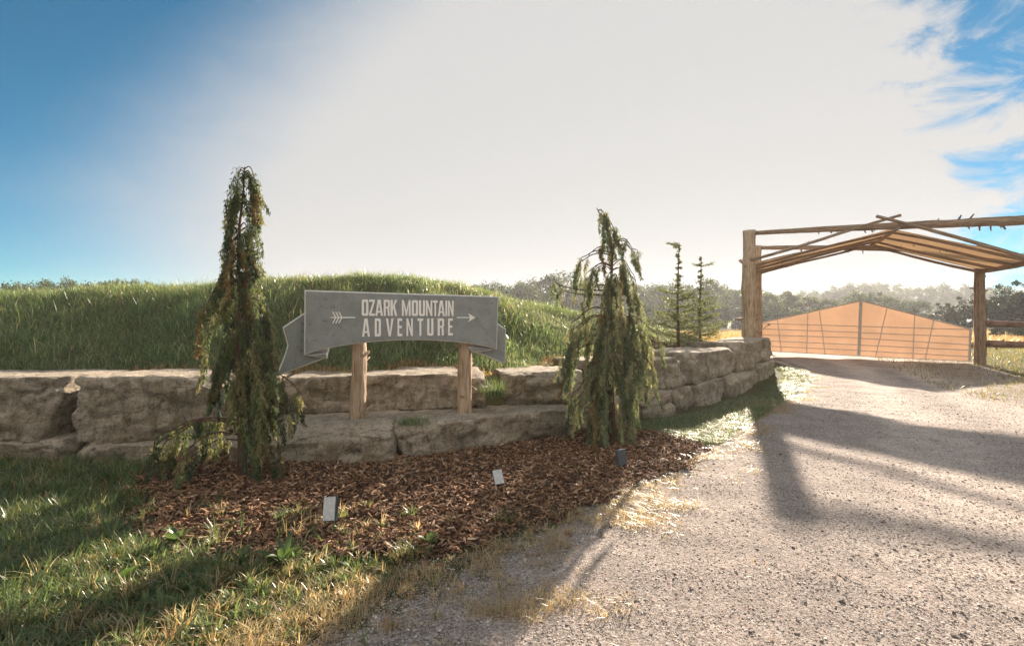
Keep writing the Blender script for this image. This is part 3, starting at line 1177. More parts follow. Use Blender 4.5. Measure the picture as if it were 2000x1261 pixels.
log('eave_pole', ELF + Vector((0.05, -0.15, 0.02)), ELB, 0.06, 0.055, M_log, gate_w, stubs=3)
log('eave_pole', ERF, ERB + (ERB - ERF).normalized() * 0.2, 0.085, 0.075, M_pole, gate_w, stubs=9, rough=0.18)
# crossed poles of the front gable
F0 = FL + Vector((-0.1, -0.17, 0))
log('rafter', on_plane(1466, 508, F0, f_d), on_plane(1760, 420, F0, f_d), 0.05, 0.04, M_pole, gate_w, stubs=6)
log('rafter', on_plane(1711, 422, F0 + Vector((-0.05, -0.09, 0)), f_d), on_plane(2046, 514, F0 + Vector((-0.05, -0.09, 0)), f_d), 0.045, 0.06, M_pole, gate_w, stubs=12, rough=0.16)
log('rafter', on_plane(1590, 487, BL, (BR - BL).normalized()) + Vector((0, 0, -.02)), on_plane(1482, 513, BL, (BR - BL).normalized()), 0.04, 0.045, M_pole, gate_w, stubs=3)
for f in (0.12, 0.42, 0.70, 0.98):
    r_ = RF.lerp(RB, f) - Vector((0, 0, 0.045))
    log('rafter', r_, ELF.lerp(ELB, f) - Vector((0, 0, 0.045)), 0.036, 0.042, M_pole, gate_w, stubs=4)
    log('rafter', r_, ERF.lerp(ERB, f) - Vector((0, 0, 0.045)), 0.038, 0.048, M_pole, gate_w, stubs=5)


def canvas_roof(E0, E1):
    nu, nv = 26, 18
    up, dn = [], []
    for i in range(nu + 1):
        for j in range(nv + 1):
            f = 0.06 + 0.94 * j / nv
            u = i / nu
            p = RF.lerp(RB, f).lerp(E0.lerp(E1, f), u)
            sag = -0.05 * abs(math.sin((f - 0.12) / 0.287 * math.pi)) * math.sin(math.pi * min(1, u * 1.05)) ** 0.5
            sag += 0.012 * mnoise.noise(Vector((u * 7, f * 9, E0.x)))
            up.append((p.x, p.y, p.z + 0.012 + 0.02 + sag * 0.6))
            dn.append((p.x, p.y, p.z + 0.006 + 0.02 + sag * 0.6))
    V = np.array(up + dn)
    n = (nu + 1) * (nv + 1)
    F = []
    for i in range(nu):
        for j in range(nv):
            a = i * (nv + 1) + j
            F.append((a, a + 1, a + nv + 2, a + nv + 1))
            F.append((n + a, n + a + nv + 1, n + a + nv + 2, n + a + 1))
    for i in range(nu):
        for j in (0, nv):
            a = i * (nv + 1) + j
            b = a + nv + 1
            F.append((a, b, n + b, n + a))
    return V, np.array(F)


for E0, E1 in ((ELF, ELB), (ERF, ERB)):
    V, F = canvas_roof(E0, E1)
    part('canvas_roof', V, F, M_canvas, gate_w)

# ------------------------------------------------------------------ the two gate leaves
GA = Vector((9.78, 19.92, 0))
GD = (Vector((15.10, 16.86, 0)) - GA).normalized()


def gp(cx, cy_, off=0.0):
    p = on_plane(1420 + cx * 0.3013, 400 + cy_ * 0.3013, GA, GD)
    return p + Vector((GD.y, -GD.x, 0)) * off


def bar(name, a, b, r, parent, off=0.0, mat=None):
    A, B = gp(*a, off), gp(*b, off)
    V, F = tube_np(np.array([A, A.lerp(B, 0.5), B]), r, 8)
    o = part(name, V, F, mat or M_steel, parent)
    return o


def cloth(pts, parent):
    """mesh cloth stretched behind the bars, pts = outline; triangulated fan with slight billow"""
    A, B, C_, D_ = [gp(*p, -0.035) for p in pts]      # low-left, low-right, top-right, top-left
    nu, nv = 16, 12
    V = []
    nrm = Vector((GD.y, -GD.x, 0))
    for side in (0, 0.006):
        for i in range(nu + 1):
            for j in range(nv + 1):
                u, w = i / nu, j / nv
                p = A.lerp(B, u).lerp(D_.lerp(C_, u), w)
                V.append(p - nrm * (side + 0.012 * mnoise.noise(Vector((u * 4, w * 4, A.x)))))
    n = (nu + 1) * (nv + 1)
    F = []
    for i in range(nu):
        for j in range(nv):
            a = i * (nv + 1) + j
            F.append((a, a + nv + 1, a + nv + 2, a + 1))
            F.append((n + a, n + a + 1, n + a + nv + 2, n + a + nv + 1))
    part('cloth_panel', np.array(V), np.array(F), M_gatecloth, parent)


gl = gp(215, 968)
leaf_l = thing('gate_leaf', 'left leaf of the pale orange cloth-backed steel gate, rising towards its middle', 'gate', (gl.x, gl.y, 0.3), 'pair of gate leaves under the log gateway')
gr = gp(1572, 1014)
leaf_r = thing('gate_leaf', 'right leaf of the pale orange cloth-backed steel gate, sloping down to the dark post', 'gate', (gr.x, gr.y, 0.3), 'pair of gate leaves under the log gateway')
cloth([(222, 945), (850, 978), (866, 626), (222, 766)], leaf_l)
cloth([(858, 978), (1572, 1012), (1580, 806), (872, 626)], leaf_r)
bar('top_rail', (215, 765), (866, 622), 0.026, leaf_l)
bar('top_rail', (872, 622), (1580, 805), 0.026, leaf_r)
bar('stile', (217, 765), (217, 945), 0.026, leaf_l)
bar('stile', (862, 624), (849, 980), 0.026, leaf_l)
bar('stile', (873, 624), (860, 980), 0.026, leaf_r)
bar('stile', (1580, 805), (1571, 1014), 0.034, leaf_r)
for y0, y1 in ((768, 786), (803, 826), (842, 861), (878, 907), (913, 942), (944, 979)):
    bar('rail', (217, y0), (856, y1), 0.015, leaf_l, 0.02)
for y0, y1 in ((787, 808), (828, 856), (864, 906), (908, 941), (944, 983), (980, 1012)):
    bar('rail', (866, y0), (1576, y1), 0.015, leaf_r, 0.02)
for a, b in (((328, 742), (352, 955)), ((524, 699), (516, 962)), ((598, 683), (636, 970))):
    bar('brace', a, b, 0.014, leaf_l, 0.055)
for a, b in (((1036, 666), (962, 985)), ((1215, 712), (1203, 996)), ((1338, 744), (1282, 1002))):
    bar('brace', a, b, 0.014, leaf_r, 0.055)
bar('hinge_bar', (190, 835), (270, 778), 0.022, leaf_l, 0.10)
# knob at the end of the hinge bar
kp = gp(273, 775, 0.10)
bm = bmesh.new()
bmesh.ops.create_icosphere(bm, subdivisions=2, radius=0.05, matrix=Matrix.Translation(kp - Vector(leaf_l.location)))
me = bpy.data.meshes.new('hinge_knob')
bm.to_mesh(me)
bm.free()
me.materials.append(M_log)
obj('hinge_knob', me, leaf_l)

# rail fence beside the dark gate post
fence = thing('rail_fence', 'rough two-rail log fence running right from the dark gate post', 'fence', (17.5, 16.4, 0.2))
log('rail', (15.36, 16.6, 1.58), (19.6, 16.0, 1.53), 0.095, 0.085, M_rail, fence, stubs=14, rough=0.24)
log('rail', (15.36, 16.6, 0.93), (19.6, 16.0, 0.80), 0.105, 0.09, M_rail, fence, stubs=14, rough=0.24)
log('post', (19.5, 16.15, 0.0), (19.5, 16.15, 2.0), 0.13, 0.11, M_pole, fence, stubs=3)

# ------------------------------------------------------------------ weeping cedars


def frond_quads(P, D, ln, wd, C):
    """P (n,3) leaflet roots, D (n,3) directions, lengths, widths: one bent kite of two triangles each"""
    n = len(P)
    D = D / (np.linalg.norm(D, axis=1)[:, None] + 1e-9)
    rnd = rng.normal(size=(n, 3))
    S = np.cross(D, rnd)
    S /= np.linalg.norm(S, axis=1)[:, None] + 1e-9
    tip = P + D * ln[:, None]
    mid = P + D * ln[:, None] * 0.45
    V = np.stack([P, mid + S * wd[:, None], tip, mid - S * wd[:, None]], 1).reshape(-1, 3)
    F = np.arange(4 * n).reshape(-1, 4)
    Cc = np.repeat(C, 4, axis=0)
    return V, F, Cc


def weeping_tree(name, label, base, trunk_pts, branches, greens, seed, dead=0.05):
    """branches: list of (height, azimuth, reach, drop, density, rise)"""
    rs = np.random.default_rng(seed)
    t = thing(name, label, 'tree', base)
    base = np.array(base)
    tp = np.array(trunk_pts, float)
    zz = np.linspace(tp[0, 2], tp[-1, 2], 40)
    trunk = np.stack([np.interp(zz, tp[:, 2], tp[:, 0]), np.interp(zz, tp[:, 2], tp[:, 1]), zz], 1)
    trunk[:, 0] += 0.012 * np.sin(zz * 5.1)
    rad = np.interp(zz, [zz[0], zz[0] + 0.15, zz[-1]], [0.062, 0.045, 0.006])
    V, F = tube_np(trunk + base, rad, 9)
    part('trunk', V, F, M_trunk, t)
    lf = Bag()
    for (zb, a, reach, drop, dens, rise) in branches:
        b0 = np.array([np.interp(zb, zz, trunk[:, 0]), np.interp(zb, zz, trunk[:, 1]), zb])
        n = 18
        u = np.linspace(0, 1, n)
        out_ = reach * np.sin(np.clip(u * 1.25, 0, 1) * math.pi / 2)
        z = rise * np.sin(np.clip(u * 2.2, 0, 1) * math.pi) * 0.9 - drop * np.clip((u - 0.18) / 0.82, 0, 1) ** 1.6
        az_ = a + 0.25 * np.sin(u * 4 + zb * 9) * rs.uniform(-1, 1)
        P = b0 + np.stack([out_ * np.cos(az_), out_ * np.sin(az_), z], 1)
        P[:, 2] = np.maximum(P[:, 2], 0.03)
        V, F = tube_np(P + base, np.linspace(0.010, 0.0025, n) * (0.55 + 0.8 * reach), 5)
        part('branch', V, F, M_trunk, t)
        # cords of scale foliage hanging from the branch
        nr_ = max(3, int(dens * (reach + drop) * 5.0))
        ur = np.sort(rs.uniform(0.12, 1.0, nr_))
        for q in range(nr_):
            root = np.array([np.interp(ur[q], u, P[:, k]) for k in range(3)]) + rs.normal(size=3) * np.array([0.022, 0.022, 0.01])
            cl_ = rs.uniform(0.12, 0.42) * (0.75 + 0.5 * drop)
            if rs.random() < 0.25:
                cl_ *= 1.5
            drift = np.array([rs.normal(0, 0.10) + 0.12 * math.cos(a), rs.normal(0, 0.10) + 0.12 * math.sin(a), -1.0])
            m = int(70 + cl_ * 330)
            f = rs.random(m) ** 0.85
            sway = 0.012 * np.sin(f * 7 + q)
            wid_ = 0.017 * (1 - 0.7 * f)
            p = root + drift * (cl_ * f)[:, None] + np.stack([sway + rs.normal(0, 1, m) * wid_, rs.normal(0, 1, m) * wid_, np.zeros(m)], 1)
            D = np.stack([rs.normal(0, 0.38, m), rs.normal(0, 0.38, m), -rs.uniform(0.5, 1.2, m)], 1)
            ln = rs.uniform(0.022, 0.055, m)
            wd = ln * rs.uniform(0.075, 0.14, m)
            if rs.random() < dead:
                c = np.array([0.23, 0.14, 0.06]) * rs.uniform(0.7, 1.2)
            else:
                c = np.array(greens[rs.integers(len(greens))]) * rs.uniform(0.6, 1.6)
            ok = p[:, 2] > 0.03
            V, F, C = frond_quads((p + base)[ok], D[ok], ln[ok], wd[ok], c * rs.uniform(0.75, 1.25, (int(ok.sum()), 1)))
            lf.add(V, F, C)
    lf.build('crown', M_conifer, t, smooth=False)
    return t


def brs(rows, seed):
    """expand rows (count, z range, azimuth range, reach range, drop range, density, rise)"""
    rr = random.Random(seed)
    out_ = []
    for cnt, z0, z1, a0, a1, r0, r1, d0, d1, dens, rise in rows:
        for i in range(cnt):
            out_.append((rr.uniform(z0, z1), R(rr.uniform(a0, a1)), rr.uniform(r0, r1), rr.uniform(d0, d1), dens, rise * rr.uniform(0.6, 1.4)))
    return out_


lt_base = (-2.73, 5.16, 0.03)
GREENS_L = [(0.14, 0.155, 0.065), (0.105, 0.13, 0.06), (0.23, 0.21, 0.105), (0.065, 0.09, 0.055)]
rows_l = [
    (2, 3.04, 3.12, 20, 60, 0.05, 0.08, 0.40, 0.55, 1.9, 0.04), (3, 3.0, 3.12, -20, 30, 0.08, 0.12, 0.40, 0.55, 2.0, 0.03), (3, 3.0, 3.12, 160, 200, 0.06, 0.10, 0.25, 0.40, 1.8, 0.03),
    (3, 2.70, 2.85, 165, 200, 0.09, 0.14, 0.35, 0.55, 1.8, 0.03), (2, 2.48, 2.58, 170, 200, 0.09, 0.14, 0.35, 0.45, 1.6, 0.03), (3, 2.48, 2.58, -20, 20, 0.13, 0.19, 0.40, 0.5, 1.8, 0.05),
    (6, 2.22, 2.48, 0, 360, 0.06, 0.13, 0.35, 0.6, 2.0, 0.03), (6, 2.0, 2.30, 0, 360, 0.08, 0.16, 0.4, 0.65, 2.0, 0.04), (2, 2.05, 2.15, 172, 190, 0.22, 0.28, 0.25, 0.45, 1.6, 0.05),
    (2, 1.92, 2.02, 180, 190, 0.30, 0.34, 0.5, 0.75, 1.3, 0.05), (6, 1.65, 2.0, -120, 120, 0.08, 0.18, 0.45, 0.7, 2.0, 0.04), (4, 1.75, 2.0, -40, 30, 0.18, 0.28, 0.5, 0.8, 1.9, 0.06),
    (5, 1.35, 1.7, 0, 360, 0.10, 0.20, 0.45, 0.8, 1.9, 0.05), (4, 1.35, 1.6, -45, 25, 0.26, 0.38, 0.55, 0.8, 1.9, 0.08), (4, 1.25, 1.5, 160, 215, 0.16, 0.25, 0.4, 0.6, 1.8, 0.05),
    (5, 0.95, 1.30, -60, 15, 0.24, 0.40, 0.5, 0.8, 1.8, 0.08), (2, 0.85, 1.1, 20, 80, 0.2, 0.34, 0.4, 0.6, 1.6, 0.05), (2, 0.98, 1.12, -15, 10, 0.48, 0.62, 0.30, 0.45, 1.3, 0.06),
    (4, 0.6, 0.85, -60, 5, 0.28, 0.42, 0.4, 0.55, 1.7, 0.06), (3, 0.52, 0.66, 182, 205, 0.50, 0.80, 0.28, 0.42, 2.0, 0.08), (2, 0.36, 0.46, 190, 225, 0.40, 0.70, 0.22, 0.32, 2.0, 0.06), (2, 0.3, 0.5, -50, 0, 0.25, 0.42, 0.22, 0.36, 1.6, 0.04)]
weeping_tree('weeping_cedar', 'tall narrow dark weeping cedar in front of the wall, left of the sign', lt_base,
             [(0.0, 0, 0), (0.0, 0, 0.6), (-0.015, 0, 1.2), (-0.02, 0.02, 2.0), (-0.02, 0, 2.6), (0.04, 0, 3.14)], brs(rows_l, 3), GREENS_L, 31, 0.03)

rt_base = (1.27, 6.55, 0.03)
GREENS_R_FLARED = [(0.20, 0.215, 0.125), (0.16, 0.185, 0.11), (0.26, 0.25, 0.15), (0.115, 0.145, 0.085)]  # sun-flare wash put into the leaf colours, paler than the left cedar's
rows_r = [
    (4, 2.80, 3.02, 0, 360, 0.05, 0.10, -0.04, 0.06, 1.0, 0.02), (4, 2.72, 2.92, -20, 40, 0.06, 0.12, 0.2, 0.32, 1.7, 0.02), (3, 2.5, 2.85, 0, 360, 0.07, 0.13, 0.2, 0.35, 1.7, 0.02),
    (3, 2.46, 2.58, -8, 12, 0.28, 0.38, 0.05, 0.16, 1.6, 0.10), (3, 2.40, 2.56, 165, 195, 0.30, 0.42, 0.14, 0.26, 1.6, 0.04), (3, 2.20, 2.45, -30, 10, 0.18, 0.28, 0.3, 0.45, 1.8, 0.08),
    (4, 2.0, 2.3, 150, 210, 0.22, 0.34, 0.2, 0.36, 1.6, 0.05), (2, 1.92, 2.0, 170, 182, 0.62, 0.74, -0.22, -0.12, 1.3, 0.0), (10, 1.8, 2.25, 0, 360, 0.10, 0.24, 0.35, 0.7, 2.0, 0.04),
    (10, 1.45, 1.85, 0, 360, 0.16, 0.32, 0.4, 0.75, 2.0, 0.05), (5, 1.45, 1.7, 155, 205, 0.42, 0.60, 0.25, 0.42, 1.7, 0.07), (4, 1.5, 1.62, -12, 14, 0.40, 0.52, 0.25, 0.4, 1.8, 0.10),
    (3, 1.22, 1.4, 165, 200, 0.5, 0.64, 0.30, 0.45, 1.5, 0.04), (10, 1.05, 1.5, 0, 360, 0.20, 0.36, 0.5, 0.8, 2.0, 0.05), (5, 0.95, 1.25, -40, 20, 0.38, 0.52, 0.35, 0.6, 1.9, 0.08),
    (10, 0.6, 1.1, 0, 360, 0.22, 0.40, 0.4, 0.7, 1.9, 0.05), (4, 0.62, 0.8, 170, 195, 0.55, 0.70, 0.18, 0.32, 1.7, 0.14), (9, 0.3, 0.65, 0, 360, 0.18, 0.38, 0.28, 0.5, 1.8, 0.05)]
weeping_tree('weeping_cedar', 'broad weeping cedar with flare-paled foliage in the mulch, right of the sign', rt_base,
             [(0, 0, 0), (0.0, 0, 0.8), (0.01, 0, 1.6), (0.02, 0, 2.5), (-0.04, 0, 2.75), (-0.19, 0, 3.04)], [(z_, a_, r_ * (1.10 if z_ > 1.2 else 0.8), d_, n_, i_) for z_, a_, r_, d_, n_, i_ in brs(rows_r, 5)], GREENS_R_FLARED, 32, 0.04)


# ------------------------------------------------------------------ young spruces on the mound
def spruce(label, px, py_top, Y, seed):
    rs = np.random.default_rng(seed)
    x = (px - 1000) / 1000 * Y
    zb = float(height(x, Y)) - 0.03
    ztop = CAM_Z - (py_top - 630.5) / 1000 * Y
    H = ztop - zb
    t = thing('young_spruce', label, 'tree', (x, Y, zb))
    base = np.array((x, Y, zb))
    zz = np.linspace(0, H, 24)
    tr = np.stack([0.02 * np.sin(zz * 2 + seed), 0.02 * np.cos(zz * 1.7), zz], 1)
    V, F = tube_np(tr + base, np.linspace(0.04, 0.006, 24), 7)
    part('trunk', V, F, M_trunk, t)
    lf = Bag()
    lev = np.concatenate([np.linspace(0.10, 0.52, 8), np.linspace(0.57, 0.99, 10)])
    for q, f_ in enumerate(lev):
        low = f_ < 0.55
        nb = 5 if low else 3
        for k in range(nb):
            f = min(0.995, f_ + rs.uniform(-0.025, 0.025))
            lift = rs.uniform(-0.08, 0.16)
            a = 2 * math.pi * (k + rs.random()) / nb
            ln = H * (0.40 * (1 - f) ** 1.05 + 0.01) * rs.uniform(0.65, 1.2) if low else H * 0.05 * rs.uniform(0.5, 1.2) * (1.3 - f)
            if not low and rs.random() < 0.10:
                ln = H * 0.15
            n = 8
            u = np.linspace(0, 1, n)
            P = np.stack([ln * u * math.cos(a), ln * u * math.sin(a), f * H + ln * (lift * u + 0.20 * u * u)], 1) + base
            V, F = tube_np(P, np.linspace(0.009, 0.003, n), 4)
            lf.add(V, F, (0.10, 0.07, 0.045))
            m = int(22 + ln * 210)
            uu = rs.uniform(0.08, 1, m)
            root = np.stack([np.interp(uu, u, P[:, j]) for j in range(3)], 1)
            # side twigs carry needles too
            tw = rs.normal(size=(m, 3)) * np.array([0.05, 0.05, 0.015]) * (ln / 0.6)
            D = rs.normal(size=(m, 3)) + np.array([math.cos(a), math.sin(a), 0.45]) * 0.7
            c = np.array([0.16, 0.175, 0.085]) * rs.uniform(0.6, 1.5, (m, 1))
            V, F, C = frond_quads(root + tw, D, rs.uniform(0.03, 0.07, m), rs.uniform(0.007, 0.013, m), c)
            lf.add(V, F, C)
    lf.build('crown', M_leaf, t, smooth=False)
    return (x, Y, zb)


sp1 = spruce('nearer, taller young spruce with a bare leader on the grassy bank', 1325, 474, 12.3, 71)
sp2 = spruce('farther, slimmer young spruce between the taller spruce and the log gateway', 1368, 503, 14.4, 72)

# ------------------------------------------------------------------ landscape lights in the mulch


def garden_light(label, px, py, Y, tilt, yaw, w=0.105, h=0.185, plate=None):
    p = at(px, py, Y)
    t = thing('garden_light', label, 'light', (p.x, p.y, 0.03), 'flat garden lights in the mulch bed')
    rot = Matrix.Rotation(yaw, 4, 'Z') @ Matrix.Rotation(tilt, 4, 'X') @ Matrix.Rotation(-0.13, 4, 'Y')

    def boxm(name, sx, sy, sz, c, mat, use_rot=True, parent=t, bev=0.006):
        bm = bmesh.new()
        bmesh.ops.create_cube(bm, size=1.0)
        bmesh.ops.scale(bm, vec=(sx, sy, sz), verts=bm.verts)
        bmesh.ops.bevel(bm, geom=list(bm.edges), offset=bev, segments=2, affect='EDGES', profile=0.5)
        bmesh.ops.translate(bm, vec=c, verts=bm.verts)
        if use_rot:
            bmesh.ops.transform(bm, matrix=Matrix.Translation((0, 0, p.z - 0.03)) @ rot, verts=bm.verts)
        me = bpy.data.meshes.new(name)
        bm.to_mesh(me)
        bm.free()
        me.materials.append(mat)
        return obj(name, me, parent)
    hs = boxm('housing', w, 0.045, h, (0, 0, 0), M_lamp)
    boxm('face_plate', w * 0.93, 0.008, h * 0.95, (0, -0.0235, 0), plate or M_plate, bev=0.002, parent=hs)
    boxm('bracket', 0.03, 0.03, 0.05, (0, 0.03, -h * 0.38), M_lamp, bev=0.004)
    V, F = tube_np(np.array([(p.x, p.y + 0.03, -0.1), (p.x, p.y + 0.035, 0.03), (p.x, p.y + 0.04, p.z - 0.03)]), 0.011, 8)
    part('stake', V, F, M_lamp, t)
    return t


garden_light('white-faced garden light nearest the camera, tilted in the mulch', 646, 993, 4.02, -0.35, -0.2)
garden_light('small grey garden light leaning back in the middle of the mulch', 973, 933, 4.9, -0.75, 0.12, 0.095, 0.15)
garden_light('dark garden light at the foot of the right weeping cedar', 1214, 893, 5.5, -0.15, 0.05, 0.10, 0.17, M_lamp)

# ------------------------------------------------------------------ grass, weeds, chips and stones


def blades(P, hgt, wid, lean, C, segs=2, seed=0, droop=0.5, dirs=None):
    """grass blades rooted at P: triangles, tapered and bent"""
    rs = np.random.default_rng(seed)
    n = len(P)
    a = rs.uniform(0, 2 * np.pi, n) if dirs is None else dirs
    dx, dy = np.cos(a), np.sin(a)
    b = a + np.pi / 2 + rs.normal(0, 0.5, n)
    sx, sy = np.cos(b), np.sin(b)
    ts = [0.0, 0.5, 1.0] if segs == 2 else [0.0, 0.38, 0.72, 1.0]
    rows = []
    for t in ts:
        out_ = lean * hgt * t ** (1.5 + droop)
        up = hgt * (t - 0.28 * np.minimum(lean, 1.6) * t ** 2.6)
        c = P + np.stack([dx * out_, dy * out_, up], 1)
        w = wid * (1 - t) ** 0.7 * (1.0 if t > 0 else 0.8)
        if t < 1:
            s = np.stack([sx * w, sy * w, np.zeros(n)], 1) * 0.5
            rows += [c - s, c + s]
        else:
            rows += [c]
    k = len(rows)
    V = np.stack(rows, 1).reshape(-1, 3)
    base = (np.arange(n) * k)[:, None]
    tri = []
    for i in range(len(ts) - 2):
        tri += [[2 * i, 2 * i + 1, 2 * i + 3], [2 * i, 2 * i + 3, 2 * i + 2]]
    tri += [[k - 3, k - 2, k - 1]]
    F = (base[:, None, :] + np.array(tri)[None, :, :]).reshape(-1, 3)
    Cc = np.repeat(C, k, axis=0)
    return V, F, Cc


def palette(cols_, w, n, seed, spread=0.25):
    rs = np.random.default_rng(seed)
    i = rs.choice(len(cols_), n, p=np.array(w) / sum(w))
    return np.array(cols_)[i] * rs.uniform(1 - spread, 1 + spread, (n, 1))


GREEN = [(0.115, 0.17, 0.065), (0.15, 0.205, 0.085), (0.21, 0.25, 0.125), (0.38, 0.35, 0.21), (0.08, 0.13, 0.06)]
DRY = [(0.50, 0.385, 0.24), (0.58, 0.46, 0.31), (0.40, 0.27, 0.15), (0.19, 0.19, 0.08), (0.47, 0.32, 0.20)]


def field_of(n, x0, x1, y0, y1, seed):
    rs = np.random.default_rng(seed)
    return rs.uniform(x0, x1, n), rs.uniform(y0, y1, n), rs


# -- grass on the mound behind the wall
n = 330000
rs = np.random.default_rng(91)
Y = 6.6 + (rs.random(n) ** 1.35) * 14
X = (rs.uniform(-1.12, 0.62, n)) * Y
s = wall_dist(X, Y)
keep = (s > 0.95 + 0.35 * vnoise(X * 2, Y * 2, 6)) & (s < 12)
X, Y, s = X[keep], Y[keep], s[keep]
Z = height(X, Y)
clump = vnoise(X * 1.6, Y * 1.6, 7) + 0.6 * vnoise(X * 4.5, Y * 4.5, 8)
hg = np.clip(0.068 + 0.055 * clump + 0.03 * vnoise(X * 0.6, Y * 0.6, 75) + np.random.default_rng(1).exponential(0.042, len(X)), 0.025, 0.36) * np.interp(s, [0.9, 1.8, 3], [0.5, 0.85, 1.0]) * np.interp(X, [-8, 0, 3], [1.15, 1.0, 0.7])
patch = vnoise(X * 0.7, Y * 0.7, 71)
C = palette(GREEN, [4, 4, 3, 0.8, 2], len(X), 2, 0.35) * (1 + 0.22 * clump)[:, None]
straw = np.random.default_rng(72).random(len(X)) < np.clip(0.07 + 0.16 * patch, 0.02, 0.3)
C[straw] = palette([(0.42, 0.36, 0.20), (0.34, 0.26, 0.13)], [2, 1], int(straw.sum()), 73)
edge = (s < 1.25 + 0.45 * vnoise(X * 1.3, Y * 1.3, 9)) & (np.random.default_rng(3).random(len(X)) < 0.85)
C[edge] = palette([(0.40, 0.235, 0.11), (0.34, 0.19, 0.085), (0.45, 0.31, 0.16), (0.13, 0.14, 0.05)], [4, 3, 2, 1], int(edge.sum()), 4)
hg[edge] *= 0.8
tall = np.random.default_rng(77).random(len(X)) < 0.07
hg[tall] *= 1.55
C[tall] *= 1.5
V, F, Cc = blades(np.stack([X, Y, Z], 1), hg, np.random.default_rng(5).uniform(0.006, 0.013, len(X)), np.random.default_rng(6).uniform(0.2, 1.3, len(X)), C, 2, 12)
o = obj('mound_grass', new_mesh('mound_grass', V, F, M_grass, False, Cc), kind='stuff')
o['label'] = 'long green grass covering the mound behind the stone wall'
o['category'] = 'grass'

# -- verge between mulch and gravel: short dry tufts, and green patch along the foot of the right wall
bag = Bag()
n = 100000
rs = np.random.default_rng(92)
Y = 1.9 + rs.random(n) ** 1.7 * 13
l = np.interp(Y, DL[:, 1], DL[:, 0])
X = l + rs.normal(-0.16, 0.46, n) * np.interp(Y, [2, 4, 9, 14], [1.3, 1.0, 1.0, 0.9])
tuft = vnoise(X * 3.2, Y * 3.2, 61) + 0.7 * vnoise(X * 9, Y * 9, 62)
keep = (tuft + rs.uniform(-0.5, 0.5, n) > 0.05 + 0.9 * np.clip(X - l - 0.15, 0, 1)) & (wall_dist(X, Y) < -0.5) & (~mulch_mask(X, Y + 0.1) | (rs.random(n) < 0.08))
X, Y, tuft = X[keep], Y[keep], tuft[keep]
m = len(X)
Z = height(X, Y) + 0.025
C = palette(DRY, [4, 4, 3, 2, 2], m, 8, 0.25)
V, F, Cc = blades(np.stack([X, Y, Z], 1), np.clip(rs.uniform(0.02, 0.075, m) * (1 + 0.5 * tuft), 0.012, 0.12), rs.uniform(0.003, 0.006, m), rs.uniform(0.4, 1.8, m), C, 2, 13)
bag.add(V, F, Cc)
# left foreground lawn: separate tufts, green turning dry towards the gravel
def tufted(cx, cy, per, hgt, wid, cols_, seed, segs=3, zoff=0.012):
    rs = np.random.default_rng(seed)
    k = len(cx)
    cnt = np.maximum(3, (per * rs.uniform(0.5, 1.5, k)).astype(int))
    idx = np.repeat(np.arange(k), cnt)
    m = len(idx)
    a = rs.uniform(0, 2 * np.pi, m)
    rr = np.abs(rs.normal(0, 0.022, m)) * (0.6 + 4 * hgt[idx])
    X, Y = cx[idx] + rr * np.cos(a), cy[idx] + rr * np.sin(a)
    Z = height(X, Y) + zoff
    C = cols_[idx] * rs.uniform(0.7, 1.3, (m, 1))
    mixed = rs.random(m) < 0.18
    C[mixed] = palette([(0.40, 0.28, 0.13), (0.12, 0.15, 0.05)], [1, 1], int(mixed.sum()), seed + 1)
    return blades(np.stack([X, Y, Z], 1), hgt[idx] * rs.uniform(0.4, 1.15, m), wid * rs.uniform(0.6, 1.3, m), rs.uniform(0.15, 1.5, m), C, segs, seed + 2, 0.4, a + rs.normal(0, 0.5, m))


n = 7200
rs = np.random.default_rng(93)
Y = 1.75 + rs.random(n) ** 1.2 * 4.2
X = rs.uniform(-1.2, 0.12, n) * Y
ok_ = ((Y < 4.65) & (rs.random(n) < 0.8)) | (X < -2.4)
ok_ &= wall_dist(X, Y) < -0.05
X, Y = X[ok_], Y[ok_]
n = len(X)
l = np.interp(Y, DL[:, 1], DL[:, 0])
dd = l - X
cl = vnoise(X * 1.9, Y * 1.9, 63)
inm = mulch_mask(X, Y)
keep = (dd > -0.15) & (rs.random(n) < np.interp(dd + 0.4 * cl, [-0.1, 0.5, 1.3, 2.2], [0.05, 0.22, 0.45, 0.8])) & (~inm | ((rs.random(n) < 0.16) & (Y < 4.4) & (X < -0.3)) | (rs.random(n) < 0.012))
X, Y, dd, cl = X[keep], Y[keep], dd[keep], cl[keep]
m = len(X)
C = palette(GREEN[:3] + [GREEN[4]], [4, 4, 3, 2], m, 9, 0.25)
dr = rs.random(m) < np.interp(dd + 0.7 * cl, [0.2, 1.0, 1.9, 2.8], [0.92, 0.66, 0.25, 0.05])
C[dr] = palette(DRY, [4, 4, 3, 1, 3], int(dr.sum()), 10)
hg = np.clip(rs.uniform(0.05, 0.13, m) * np.interp(dd, [0, 0.8, 1.8, 2.8], [0.55, 0.8, 1.25, 1.7]), 0.03, 0.24)
V, F, Cc = tufted(X, Y, 17, hg * 0.9, 0.0075, C, 14)
bag.add(V, F, Cc)
# low broad leaves mixed into the green
k = 900
gi_ = rs.choice(np.where(dd > 1.0)[0], k)
V, F, Cc = tufted(X[gi_] + rs.normal(0, 0.08, k), Y[gi_] + rs.normal(0, 0.08, k), 6, rs.uniform(0.05, 0.11, k), 0.024, palette(GREEN[:3], [3, 3, 1], k, 19, 0.25), 24)
bag.add(V, F, Cc)
